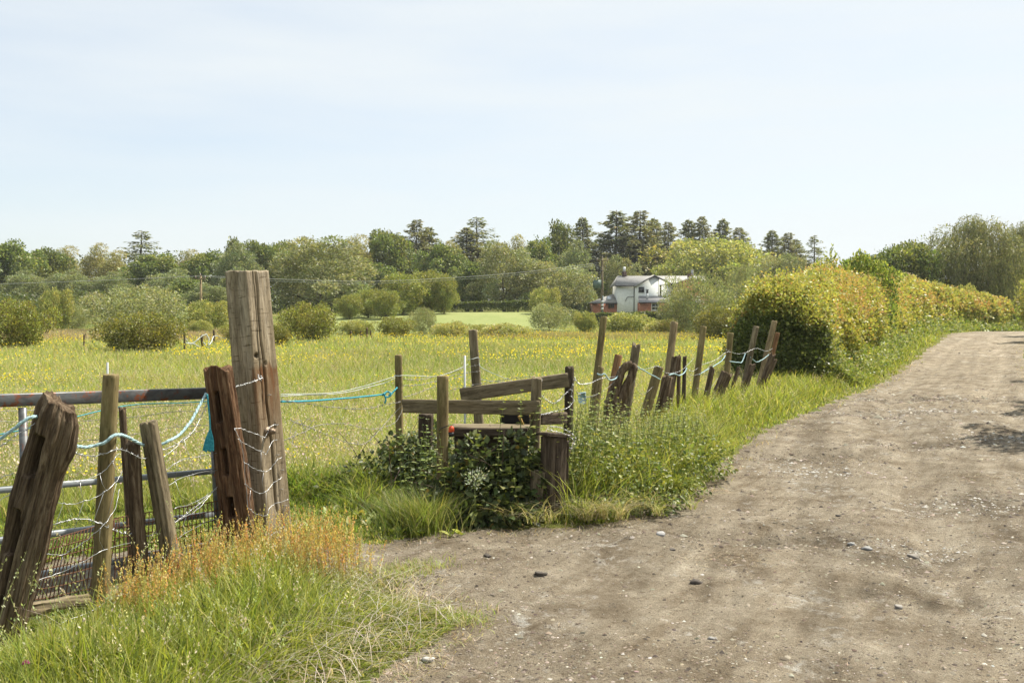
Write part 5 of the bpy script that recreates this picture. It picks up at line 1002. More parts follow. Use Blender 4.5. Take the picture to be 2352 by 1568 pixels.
    C = on(x, y)+np.stack([0*x, 0*x, top*rng.uniform(.1, 1, n)], 1); qleaves(mb, C, rdir(n)+np.array([0, -.3, .5]), rng.uniform(.04, .08, n)*np.clip(y/23, 1, 2.6), pal(n, [(.20,.28,.05), (.28,.33,.07), (.12,.19,.035), (.30,.36,.16)]), 1.0, .4)
    tag(mb.build('hedge_foot_weeds', M_LEAF), 'leafy weeds and nettles along the foot of the long hedge', 'undergrowth', kind='stuff')
hedge()

# ------------------------------------------------------------------ trees and bushes: unit templates, copied and scaled
def limbs(mb, h, r, n, spread, top=.75, sx=0):
    P = [(0, 0, -.3), (r*.5*random.uniform(-1, 1), 0, h*.25), (random.uniform(-.15, .15)*spread, random.uniform(-.1, .1)*spread, h*top)]; Q = smooth_path(P, 5); mb.tube(Q, np.linspace(r, r*.25, len(Q)), 8)
    for i in range(n):
        t = random.uniform(.15, .7); b = Q[int(t*(len(Q)-1))]; a = i*2.4+random.random(); L_ = spread*random.uniform(.5, .9)
        E = b+np.array([math.cos(a)*L_, math.sin(a)*L_, h*random.uniform(.15, .35)]); M_ = (b+E)/2+np.array([0, 0, h*.04]); q = smooth_path([b, M_, E], 4); mb.tube(q, np.linspace(r*.45, r*.08, len(q)), 5)
def puffs(n, R_, H_, z0, pr, seed, bottom=.0, flat=1):
    """sub-crowns spread over a main ellipsoid radius R_, from z0 to H_"""
    random.seed(seed); C = []; cz = (z0+H_)/2; hz_ = (H_-z0)/2
    for i in range(n):
        zf = 1-2*(i+.5)/n; a = i*2.39996+random.random()*.5; rr = math.sqrt(max(0, 1-zf*zf)); k = random.uniform(.45, 1.05); p = random.uniform(pr[0]*.8, pr[1]*1.1)*R_
        C.append((math.cos(a)*rr*R_*k, math.sin(a)*rr*R_*k, cz+zf*(hz_-p*.7)*random.uniform(.72, 1.12), p, p, p*random.uniform(.7, .95)*flat))
    C.append((0, 0, cz, R_*.72, R_*.72, hz_*.78)); return C
def crown(C, n, ls, cols, wts=None, width=1.0, up=.35, shell=.35, minz=.1, jit=.13, lift=0, droop=0):
    C = np.array(C, float); mb = MB(); A = C[:, 3]*C[:, 5]; c = rng.choice(len(C), n, p=A/A.sum()); d = rdir(n); d[:, 2] += up*rng.uniform(0, 1, n); d = nrm(d)
    rr = (1-shell*rng.uniform(0, 1, n)**1.6+.22*(rng.uniform(0, 1, n) < .07)*rng.uniform(0, 1, n))*(1+.32*vnoise(d[:, 0]*2.6+c*3.1, d[:, 1]*2.6, d[:, 2]*2.6, 2)+.20*vnoise(d[:, 0]*6+c, d[:, 1]*6, d[:, 2]*6, 5))
    P = C[c, :3]+d*C[c, 3:]*rr[:, None]; P[:, 2] = np.where(P[:, 2] < minz, minz+rng.uniform(0, .3, n), P[:, 2])
    pv = rng.uniform(.84, 1.16, len(C))[c][:, None]; hue = rng.uniform(-.09, .09, len(C))[c]
    col = pal(n, cols, wts, jit)*pv*1.75; col[:, 0] *= 1+hue
    qleaves(mb, P, d+rdir(n)*.9+np.array([0, 0, lift-droop]), rng.uniform(*ls, n), col, width, .25); return mb
TPL = {}
def register(kind, W, Hh, parts): TPL[kind] = (W, Hh, parts)
OAK = [(.068,.094,.022), (.095,.126,.030), (.05,.07,.018), (.13,.155,.038)]
WIL = [(.115,.142,.052), (.145,.172,.068), (.09,.115,.04), (.17,.195,.082)]
HAW = [(.10,.13,.026), (.14,.165,.034), (.07,.095,.02), (.18,.20,.045)]
BIR = [(.13,.145,.042), (.175,.185,.055), (.10,.115,.034)]
LIM = [(.135,.165,.038), (.175,.20,.05), (.10,.128,.03), (.21,.23,.07)]
def make_templates():
    def T(kind, C, n, ls, cols, trunk=None, wts=None, bark=W_BARK, **k):
        mb = crown(C, n, ls, cols, wts, **k); c = mb.build('crown' if trunk else 'foliage', M_LEAF); COL.objects.unlink(c); ps = [('crown' if trunk else 'foliage', c.data)]
        m2 = MB(); tr = trunk or (1.0, .05, 5, .5); limbs(m2, *tr); t = m2.build('trunk', bark); COL.objects.unlink(t); ps.append(('trunk' if trunk else 'stem', t.data))
        V = np.concatenate(mb.v); W = np.percentile(V[:, 0], 99.5)-np.percentile(V[:, 0], .5); register(kind, W, np.percentile(V[:, 2], 99.8), ps)
    T('oak', puffs(34, 4.2, 10, 1.6, (.20, .34), 1), 15000, (.20, .42), OAK, (8, .32, 9, 3.0))
    T('oak2', puffs(26, 3.6, 10, 1.0, (.24, .40), 2), 14000, (.20, .42), [(.075,.11,.026), (.105,.145,.035), (.055,.08,.02), (.145,.175,.05)], (8, .28, 9, 2.6))
    T('lime', puffs(44, 6.6, 10, .2, (.14, .24), 3), 21000, (.20, .38), LIM, (6, .35, 12, 4.5))
    T('willow', puffs(40, 5.2, 10, .0, (.13, .24), 4), 19000, (.20, .40), WIL, (6, .3, 10, 3.6), width=.65, lift=.35)
    T('willow2', puffs(30, 4.2, 10, .3, (.16, .28), 14), 16000, (.20, .40), [(.115,.15,.058), (.15,.185,.08), (.085,.115,.045)], (7, .3, 10, 3.0), width=.7, lift=.3)
    T('birch', puffs(26, 2.9, 10, 1.2, (.22, .36), 5), 12000, (.16, .34), BIR, (8.5, .2, 9, 2.2), width=.6, droop=.7)
    T('hawthorn', puffs(30, 4.4, 6.6, .0, (.18, .30), 6), 14000, (.16, .32), HAW, (4, .25, 10, 2.8))
    T('poplar', puffs(20, 2.6, 10, 2.0, (.22, .40), 7), 5200, (.22, .42), OAK, (9, .18, 12, 2.0), shell=.7)
    T('thorn_bush', puffs(26, 1.9, 2.3, -.1, (.20, .34), 8), 16000, (.055, .12), [(.13,.155,.026), (.18,.20,.034), (.09,.11,.02), (.075,.07,.02)], None)
    T('dark_bush', puffs(24, 1.8, 2.0, -.15, (.20, .34), 9), 17000, (.05, .11), [(.075,.09,.018), (.105,.12,.024), (.055,.062,.015), (.15,.16,.03)], None)
    T('green_bush', puffs(24, 2.4, 2.4, -.1, (.20, .32), 10), 13000, (.08, .17), LIM, None)
    T('leafy_shrub', puffs(24, 2.2, 4.0, .2, (.2, .34), 17), 15000, (.10, .20), [(.085,.13,.022), (.12,.175,.03), (.055,.085,.018), (.18,.22,.05)], None)
    T('sallow', puffs(26, 3.2, 3.6, -.1, (.16, .28), 11), 15000, (.10, .20), WIL, None, width=.65, lift=.3)
    T('tan_bush', puffs(22, 2.2, 1.8, -.1, (.2, .3), 12), 10000, (.08, .17), [(.18,.205,.05), (.21,.22,.065), (.14,.17,.04), (.24,.22,.08)], None)
    # elder: broad leaves and flat cream umbels
    mb = crown(puffs(22, 1.7, 3.3, .2, (.22, .36), 13), 11000, (.09, .17), [(.14,.20,.035), (.19,.26,.05), (.10,.14,.028)]); 
    m3 = MB(); k = 46; d = rdir(k); d[:, 2] = abs(d[:, 2])*.9+.15; d = nrm(d)
    for i in range(k):
        c = np.array([0, 0, 1.8])+d[i]*np.array([1.75, 1.75, 1.6]); n = 60; a = rng.uniform(0, 6.28, n); r = .16*rng.uniform(0, 1, n)**.5; P = np.stack([c[0]+r*np.cos(a), c[1]+r*np.sin(a), c[2]+rng.normal(0, .01, n)], 1); qleaves(m3, P, rdir(n)*np.array([1, 1, .3]), .04, pal(n, [(.62,.60,.42), (.5,.5,.3)]), 1.2, .8)
    a = mb.build('foliage', M_LEAF); b = m3.build('blossom', M_LEAF); m2 = MB(); limbs(m2, 2.2, .07, 7, 1.0); t = m2.build('stem', W_BARK)
    for o in (a, b, t): COL.objects.unlink(o)
    mb = crown([(0,0,2.6,.5,.5,.9),(.3,0,1.8,.5,.4,.6),(-.2,.1,3.3,.3,.3,.5),(-.4,0,1.4,.4,.4,.5)], 700, (.12, .24), LIM, None, .6, shell=.9); a_ = mb.build('foliage', M_LEAF); m4 = MB(); m4.tube([(0,0,0),(.05,0,1.8),(-.1,0,3.6)], [.03,.02,.008], 5); b_ = m4.build('stem', W_BARK); COL.objects.unlink(a_); COL.objects.unlink(b_); register('sapling', 1.4, 3.8, [('foliage', a_.data), ('stem', b_.data)])
    register('elder', 3.6, 3.5, [('foliage', a.data), ('blossom', b.data), ('stem', t.data)])
    # conifers (larch and spruce, ragged)
    def conifer(kind, seed, dens, sparse, cols, wid=3.3):
        random.seed(seed); mb = MB(); m2 = MB(); Hh = 20; m2.tube([(0,0,-.5),(.1,0,7),(-.05,.1,14),(0,0,Hh-.2)], [.32,.24,.13,.03], 7); P = []; A = []
        z = 2.2
        while z < Hh-.3:
            f = (Hh-z)/Hh; k = random.choice((2, 3, 3, 4)); a0 = random.random()*6
            for i in range(k):
                if random.random() < sparse: continue
                L_ = wid*(min(1, f/.42)**.85)*random.choice((.5,.7,.85,1,1.12))*random.uniform(.85, 1.1)+.15; a = a0+i*6.283/k+random.uniform(-.3, .3); up = random.uniform(-.30, .36)+.35*(1-f); t = np.linspace(0, 1, 6)
                B = np.stack([L_*t*math.cos(a), L_*t*math.sin(a), z+L_*(up*t-.30*t*t+.16*t**4)], 1); m2.tube(B, np.linspace(.05*f+.012, .01, 6), 4)
                n = int(dens*L_*6)+6; u = rng.uniform(.12, 1, n); q = np.stack([np.interp(u, t, B[:, j]) for j in range(3)], 1); sd = np.array([-math.sin(a), math.cos(a), 0]); o = rng.normal(0, 1, n)*(.12+.20*(1-u))*min(L_, 2.2)*.55
                P.append(q+o[:, None]*sd+np.array([0, 0, 1])*(-abs(o)*.3-.42*rng.uniform(0, 1, n)*(.3+f)+rng.normal(0, .06, n))[:, None]); A.append(np.array([math.cos(a), math.sin(a), 0])*.8+sd*np.sign(o)[:, None]*.7+rdir(n)*.35-np.array([0, 0, .35]))
            z += random.uniform(.10, .26)
        P = np.concatenate(P); A = np.concatenate(A); n = len(P); qleaves(mb, P, A, rng.uniform(.26, .58, n), pal(n, cols, None, .15)*2.1, .6, .4)
        c = mb.build('crown', M_NEEDLE); t = m2.build('trunk', W_BARK); COL.objects.unlink(c); COL.objects.unlink(t); register(kind, wid*1.9, Hh, [('crown', c.data), ('trunk', t.data)])
    CF = [(.07,.092,.030), (.092,.112,.038), (.05,.066,.022), (.12,.13,.05)]
    conifer('conifer', 21, 3.6, .10, CF); conifer('conifer2', 22, 2.8, .18, [(.09,.105,.036), (.12,.125,.045), (.07,.08,.028)], 3.8); conifer('bare_conifer', 23, 1.0, .35, CF, 3.4)
    # weeping willow
    random.seed(31); C = puffs(26, 4.6, 10.6, 3.2, (.22, .34), 31); Ca = np.array(C); mb = crown(C, 16000, (.18, .36), WW, None, .4, droop=.9); m = 1500
    c = rng.integers(0, len(C)-1, m); d = rdir(m); d[:, 2] = d[:, 2]*.6+.1; S = Ca[c, :3]+nrm(d)*Ca[c, 3:]*1.02; ln = rng.uniform(1.0, 4.2, m)*np.clip(S[:, 2]/7, .5, 1.1); o = nrm(S*np.array([1, 1, 0])+1e-3)
    k = 20; t = np.linspace(0, 1, k); Q = S[:, None]+o[:, None]*(.5*np.sqrt(t))[None, :, None]-np.array([0, 0, 1.])*(ln[:, None]*t)[..., None]; Q = Q.reshape(-1, 3)+rng.normal(0, .05, (m*k, 3)); Q = Q[Q[:, 2] > .3]; n = len(Q)
    qleaves(mb, Q, rdir(n)*.5-np.array([0, 0, 1.]), rng.uniform(.16, .30, n), pal(n, WW, None, .1)*1.5, .5)
    a = mb.build('crown', M_LEAF); m2 = MB(); limbs(m2, 9, .45, 14, 3.6); t = m2.build('trunk', W_BARK); COL.objects.unlink(a); COL.objects.unlink(t); register('weeping', 11, 10.8, [('crown', a.data), ('trunk', t.data)])
WW = [(.095,.115,.036), (.125,.145,.048), (.07,.088,.028), (.15,.165,.06)]
make_templates()
NAMES = dict(oak=('oak_tree','tree'), oak2=('broadleaf_tree','tree'), lime=('broadleaf_tree','tree'), willow=('willow_tree','tree'), willow2=('willow_tree','tree'), birch=('birch_tree','tree'), hawthorn=('hawthorn_tree','tree'), poplar=('poplar_tree','tree'),
    thorn_bush=('hawthorn_bush','bush'), dark_bush=('bush','bush'), green_bush=('bush','bush'), sallow=('willow_bush','bush'), tan_bush=('bush','bush'), elder=('elder_bush','bush'), conifer=('conifer_tree','conifer'), conifer2=('conifer_tree','conifer'), bare_conifer=('conifer_tree','conifer'), leafy_shrub=('shrub','shrub'), weeping=('weeping_willow','tree'), sapling=('ash_sapling','sapling'))
def plant(kind, px, top, wpx, Y, label, group=None, sink=0, rz=None):
    W, Hh, parts = TPL[kind]; wpx = wpx*(1.5 if 'conifer' in kind else 1); nm, cat = NAMES[kind]; p = at(px, top, Y); g = hz(p.x, Y)-sink; h = max(.5, p.z-g); w = wpx*Y/FPX
    root = empty(nm, (p.x, Y, g), rz if rz is not None else random.random()*6.28); root.scale = (w/W, w/W, h/Hh); tag(root, label, cat, group)
    if 'conifer' in kind: root.rotation_euler.x = random.uniform(-.04, .04); root.rotation_euler.y = random.uniform(-.04, .04)
    for n, me in parts: o = bpy.data.objects.new(n, me); COL.objects.link(o); o.parent = root
    return root
random.seed(99)
TREES = [
 # near and middle bushes on the left
 ('thorn_bush',35,688,150,45,'yellow-green bush cut off by the left edge of the picture behind the short dark post'),
 ('dark_bush',325,716,208,41.5,'round dark-based thorn bush standing alone in the meadow left of the tall gatepost'),
 ('sallow',318,655,232,74,'grey-green domed willow bush right behind the round dark-based thorn bush'),
 ('green_bush',125,663,80,82,'narrow light green bush between the left edge bush and the domed willow'),
 ('sallow',165,700,90,84,'low pale bush at the left foot of the domed willow'),
 ('green_bush',470,690,110,80,'light green bush behind the thin telegraph pole'),
 ('thorn_bush',560,735,90,50,'low yellowish bush partly hidden behind the tall gatepost'),
 ('green_bush',462,735,60,72,'small scrubby bush at the foot of the thin telegraph pole'),
 ('thorn_bush',712,694,128,56,'yellow-green thorn bush just right of the tall gatepost head'),
 ('dark_bush',636,745,60,48,'small shaded bush touching the right side of the tall gatepost'),
 ('willow',728,548,215,120,'huge round grey-green willow to the right of the tall gatepost'),
 ('hawthorn',803,677,62,101,'small round hawthorn, leftmost of the clump at the edge of the mown field'),
 ('hawthorn',846,664,75,104,'middle hawthorn of the clump at the edge of the mown field'),
 ('hawthorn',885,666,70,101,'yellowish hawthorn, rightmost of the clump at the edge of the mown field'),
 ('hawthorn',925,628,105,110,'dark-sided hawthorn tree left of the hedged corner of the mown field'),
 ('hawthorn',985,622,110,114,'tall brownish hawthorn with cream blossom by the mown field'),
 ('hawthorn',1020,632,62,112,'leaning hawthorn at the right end of the blossoming group'),
 ('thorn_bush',908,727,86,66,'dark-hearted thorn bush in the rough ground below the mown field'),
 ('sallow',972,706,66,72,'pale wispy willow bush overlapping the mown field'),
 ('tan_bush',1035,738,100,64,'low straw-coloured scrub left of centre at the far side of the meadow'),
 ('green_bush',1105,745,60,66,'tiny green bush in the line of scrub below the mown field'),
 ('tan_bush',1160,742,120,63,'reddish tan scrub at the far edge of the meadow before the grey willow bush'),
 ('green_bush',820,735,90,70,'pale weedy bush between the two thorn bushes left of the mown field'),
 ('sallow',1262,696,112,84,'grey-green willow bush left of the first tall lane post'),
 ('green_bush',1345,716,58,80,'small open bush between grey willow bush and the telegraph pole'),
 ('green_bush',1436,718,128,78,'bright green bush in front of the white house'),
 ('tan_bush',1530,732,100,74,'yellowish bush below the brick lean-to of the white house'),
 ('sallow',1612,632,172,72,'big silvery willow bush hiding the right side of the white house'),
 ('sallow',1562,662,84,76,'thin see-through willow bush in front of the brick lean-to'),
 ('green_bush',1248,660,76,112,'rounded bright bush at the right end of the mown field hedge'),
 ('green_bush',1358,668,34,152,'small round bush beside the low brick wing of the house'),
 ('dark_bush',1650,700,120,60,'dark undergrowth at the foot of the silvery willow bush'),
 # wood behind, left part
 ('oak2',20,556,150,150,'tall leafy tree at the far left edge of the wood'),
 ('oak2',-60,560,150,150,'leafy tree just beyond the left edge of the picture'),
 ('oak',105,572,110,158,'dark leafy tree second from the left edge of the wood'),
 ('birch',150,566,80,165,'open-crowned tree with wispy top left of the spindly larch'),
 ('willow2',60,622,130,140,'mid-height willow in front of the left end of the wood'),
 ('willow2',160,620,120,138,'rounded willow below the open-crowned tree'),
 ('birch',222,560,74,160,'slender birch left of the spindly larch'),
 ('bare_conifer',322,527,82,172,'spindly larch rising alone above the left part of the wood'),
 ('birch',262,576,80,158,'second slender birch next to the spindly larch'),
 ('willow2',250,625,120,140,'grey-green willow under the slender birches'),
 ('oak2',355,582,140,152,'broad pale tree below and right of the spindly larch'),
 ('birch',432,574,70,164,'small-topped tree above the thin telegraph pole'),
 ('willow2',395,618,150,140,'wide willow mass behind the domed willow bush'),
 ('oak2',480,578,120,156,'mid-green tree left of the tall gatepost'),
 ('willow2',545,560,130,148,'pale-crowned tree behind the head of the tall gatepost'),
 ('poplar',535,546,60,170,'feathery-topped tree just left above the tall gatepost'),
 ('oak',592,556,100,156,'dark oak peeping over the tall gatepost'),
 ('oak',655,555,110,162,'dark oak between the gatepost and the huge round willow'),
 ('bare_conifer',705,540,50,178,'small bare-topped conifer over the huge round willow'),
 ('willow2',480,650,120,120,'low willow thicket behind the thin telegraph pole'),
 ('oak2',430,640,100,128,'rounded tree just left of the low willow thicket'),
 ('oak2',760,580,110,160,'pale tree filling the gap right of the huge willow'),
 ('birch',818,540,92,150,'yellowish birch with drooping crown left of the dark oak'),
 ('oak',888,530,120,154,'dark round-headed oak left of the twin conifers'),
 ('oak2',850,600,110,140,'smaller tree below the dark round-headed oak'),
 ('conifer2',953,502,78,168,'pointed conifer, the taller of the twin conifers'),
 ('conifer',988,517,56,170,'narrow conifer close right of the taller twin'),
 ('oak2',1015,560,110,146,'leafy tree below the twin conifers'),
 ('birch',1038,555,60,150,'golden-green birch right of the twin conifers'),
 ('conifer2',1072,520,82,164,'leaning brownish conifer left of the bare-topped larch'),
 ('bare_conifer',1103,495,92,166,'tall bare-topped larch in the middle of the skyline'),
 ('willow',1158,556,128,132,'grey round willow behind the corner of the mown field'),
 ('oak2',1090,600,100,138,'green tree under the bare-topped larch'),
 ('birch',1190,540,70,160,'pale birch behind the grey round willow'),
 ('oak2',1235,548,100,156,'leafy tree right of the pale birch'),
 ('poplar',1284,508,78,160,'open poplar-like tree standing above its neighbours'),
 ('conifer',1345,494,66,172,'conifer with a split top between the open poplar and the tall spruces'),
 ('willow2',1320,555,110,150,'grey leafy tree beneath the split-topped conifer'),
 ('willow',1255,600,170,130,'broad grey-green willow left of the transformer pole'),
 ('oak2',1330,618,120,160,'dark bushy tree behind the transformer pole'),
 ('willow',1420,590,90,160,'pale domed tree behind the left end of the house roof'),
 ('conifer',1406,480,92,176,'tall spruce, left one of the pair above the house'),
 ('conifer2',1466,481,104,172,'tall broad spruce, right one of the pair above the house'),
 ('conifer',1497,497,60,178,'narrower spruce close behind the right one of the pair'),
 ('conifer2',1536,508,66,174,'shorter ragged spruce right of the pair'),
 ('conifer',1580,500,62,178,'spruce directly left behind the big domed tree'),
 ('conifer2',1613,494,66,176,'highest spruce above the big domed tree'),
 ('conifer',1666,498,58,178,'spruce above the right shoulder of the big domed tree'),
 ('conifer2',1702,520,70,176,'drooping spruce right of the big domed tree top'),
 ('conifer',1768,525,60,180,'spruce, first of the lower group over the hedge'),
 ('conifer2',1806,532,66,182,'ragged spruce in the middle of the lower group over the hedge'),
 ('conifer',1835,545,46,184,'small spruce in the lower group over the hedge'),
 ('bare_conifer',1868,538,56,180,'thin-topped larch at the right end of the spruces'),
 ('lime',1650,546,310,165,'big domed light green tree right of the house'),
 ('lime',1560,590,140,162,'lower lobe tree at the left foot of the big domed tree'),
 ('willow',1790,588,130,140,'pale green rounded tree above the near end of the hedge'),
 ('sallow',1708,610,66,110,'small pale bush peeping over the hedge beside the house'),
 # along the lane
 ('elder',1885,592,100,34,'elder bush with cream blossom rising above the hedge near its orange top'),
 ('sapling',1908,566,60,37,'thin young ash shoot sticking up above the elder'),
 ('leafy_shrub',1978,584,150,38.5,'dark glossy leafy shrub growing out of the top of the hedge'),
 ('elder',2078,622,100,63,'elder shrub with pale flowers behind the middle of the hedge'),
 ('oak',2090,556,150,92,'dark leafy tree between the hedge and the weeping willow'),
 ('oak2',2020,582,90,96,'smaller tree left of the dark leafy one over the hedge'),
 ('weeping',2245,486,262,92,'big weeping willow at the right end of the lane'),
 ('weeping',2360,500,150,104,'willow crown cut by the right edge behind the weeping willow'),
 ('green_bush',2222,655,80,73,'ivy-green bush swelling over the far end of the hedge'),
 ('dark_bush',2290,728,130,88,'dark low bushes under the weeping willow beyond the crest'),
 ('oak2',2350,610,120,100,'dark thicket closing the lane at the right edge'),
 ('green_bush',2440,640,190,46,'overgrown right-hand bush just outside the picture beside the lane'),
 ('elder',2385,640,88,52,'blossoming elder poking in at the right edge of the picture')]
for t in TREES: plant(*t[:5], t[5])
# trees just outside the right edge, whose shade falls on the lane
for i, (x, y, k, w, h) in enumerate(((9.1, 13.5, 'hawthorn', 2.8, 4.8), (11.3, 17.0, 'hawthorn', 3.0, 4.5), (15.4, 23.8, 'oak2', 3.6, 4.6), (20.0, 31.5, 'hawthorn', 4, 4.6), (26.5, 41.5, 'oak2', 4, 5))):
    W, Hh, parts = TPL[k]; root = empty(NAMES[k][0], (x, y, hz(x, y))); root.scale = (w/W, w/W, h/Hh); root.rotation_euler.z = i
    tag(root, ('nearest','second nearest','middle','fourth','farthest')[i]+' hedgerow tree on the right side of the lane outside the frame', 'tree', 'hedgerow trees right of the lane')
    for n, me in parts: o = bpy.data.objects.new(n, me); COL.objects.link(o); o.parent = root
# clipped hedges near the house
def clipped(label, pts, w, h, n, cols):
    P = np.array([(*at(px, 720, Y).xy,) for px, Y in pts]); L_ = np.concatenate([[0], np.cumsum(np.hypot(*np.diff(P, axis=0).T))]); s = rng.uniform(0, L_[-1], n); x = np.interp(s, L_, P[:, 0]); y = np.interp(s, L_, P[:, 1]); a = rng.uniform(0, math.pi, n)
    u = np.sign(np.cos(a))*abs(np.cos(a))**.4; v = abs(np.sin(a))**.4; y = y+u*w/2*(1-.2*rng.uniform(0, 1, n)); z = H(x, y)+v*h*(1+.10*vnoise(s*.5, 0)+.05*vnoise(s*1.6, 0))*(1-.12*rng.uniform(0, 1, n)); mb = MB(); qleaves(mb, np.stack([x, y, z], 1)-[P[0,0], P[0,1], 0], rdir(n), rng.uniform(.12, .28, n), pal(n, cols), 1.0)
    o = mb.build('hedge', M_LEAF); o.location = (P[0, 0], P[0, 1], 0); tag(o, label, 'hedge')
clipped('low dark clipped hedge closing the back of the mown field', [(1030,122),(1150,121),(1290,120),(1380,122)], 1.4, 1.35, 12000, [(.07,.105,.025), (.10,.14,.035), (.13,.17,.045)])
clipped('clipped garden hedge in front of the left end of the white house', [(1290,108),(1400,107),(1545,104)], 1.6, 1.75, 12000, [(.06,.095,.022), (.09,.13,.03), (.14,.18,.05)])
# far-off wood reading as one mass behind the separate trees
def far_wood():
    mb = MB(); n = 80000; px = rng.uniform(-260, 2650, n); Y = rng.uniform(176, 205, n)*np.where(px > 1900, .62, 1); x = (px-1176)/FPX*Y; f = .92*rng.uniform(0, 1, n)**.9
    h = np.interp(px, [-260,0,700,1200,1500,1850,1950,2650], [8.5,9.5,11,12,14,10.5,4.6,5.0])*(1+.22*vnoise(x*.12, Y*.12)+.1*vnoise(x*.4, Y*.4)); z = H(x, Y)+h*f
    qleaves(mb, np.stack([x, Y, z], 1), rdir(n)+np.array([0, -.2, .3]), rng.uniform(.3, .62, n), pal(n, [(.085,.115,.038), (.115,.145,.05), (.06,.085,.028)]), 1.0)
    tag(mb.build('far_wood', M_LEAF), 'dark mass of the wood filling the gaps behind the skyline trees', 'wood', kind='stuff')
    mb = MB(); n = 42000; px = rng.uniform(-200, 1880, n); Y = rng.uniform(120, 136, n); m = (px < 1020) | (px > 1560); px, Y = px[m], Y[m]; n = len(px); x = (px-1176)/FPX*Y; h = 2.4*(1+.5*vnoise(x*.25, Y*.25)); z = H(x, Y)+h*rng.uniform(0, 1, n)
    qleaves(mb, np.stack([x, Y, z], 1), rdir(n)+np.array([0, -.2, .3]), rng.uniform(.25, .5, n), pal(n, [(.09,.13,.035), (.13,.165,.05), (.065,.09,.026)]), 1.0)
    tag(mb.build('woodland_edge', M_LEAF), 'tangled low growth along the foot of the wood', 'undergrowth', kind='stuff')
    # rough tan grass strip beyond the left meadow, with sorrel haze
    mb = MB(); n = 26000; px = rng.uniform(-120, 660, n); Y = rng.uniform(56, 78, n); x = (px-1176)/FPX*Y
    blades(mb, on(x, Y), rng.uniform(.25, .6, n), .04, pal(n, [(.34,.24,.13), (.36,.30,.15), (.26,.26,.10)]), rng.uniform(.1, .5, n), 2)
    n = 12000; px = rng.uniform(1080, 1640, n); Y = rng.uniform(60, 72, n); x = (px-1176)/FPX*Y; blades(mb, on(x, Y), rng.uniform(.2, .5, n), .035, pal(n, [(.33,.24,.10), (.30,.27,.09), (.24,.26,.07)]), rng.uniform(.1, .5, n), 2)
    tag(mb.build('rough_grass', M_GRASS), 'rusty tan rough grass along the far edge of the meadow', 'grass', kind='stuff')
far_wood()
def remote_fence():
    G = 'distant fence posts in the meadow'
    for px, y0, y1, Y, w, m, lab in ((77,793,754,47,10,W_DARK,'short dark post at the right foot of the left edge bush'),(424,800,750,43,5,W_GREY,'pale leaning post right of the round thorn bush'),(463,808,770,44,6,W_ROT,'dark leaning stump wrapped in pale tape below the thin telegraph pole'),(491,790,758,50,5,W_ROT,'dark post between the telegraph pole and the tall gatepost'),(193,792,770,46,4,W_ROT,'broken thin stake in the meadow left of the round thorn bush'),
        (806,776,760,60,5,W_ROT,'stubby post, first of four in the gap right of the thorn bush'),(829,774,761,62,3.5,W_ROT,'thinnest post of four in the gap right of the thorn bush'),(843,777,753,60,4.5,W_ROT,'tallest post of four in the gap right of the thorn bush'),(851,778,760,59,3.5,W_ROT,'slanting last post of four in the gap right of the thorn bush')):
        b = at(px+(3 if px in (463, 851) else 0), y0, Y); b.z = hz(b.x, b.y); post('far_post', lab, b, at(px, y1, Y), w/2*Y/FPX, m, rough=.1, nu=12, nv=10, sink=.2, cat='fence post', group=G)
    wire('fence_tape', 'slack pale electric tape tangled on the distant posts right of the round thorn bush', [(424,775,43),(436,790,43.3),(450,783,43.5),(463,772,43.8),(474,768,44),(480,780,44),(478,792,44),(486,785,46),(492,772,50),(510,775,50),(530,782,50)], r=.022, m=M_TAPE, cat='tape', jit=.02, extra=[[(426,787,43),(446,790,43.4),(464,800,44)],[(463,775,44),(470,790,44),(480,800,44)]])
remote_fence()

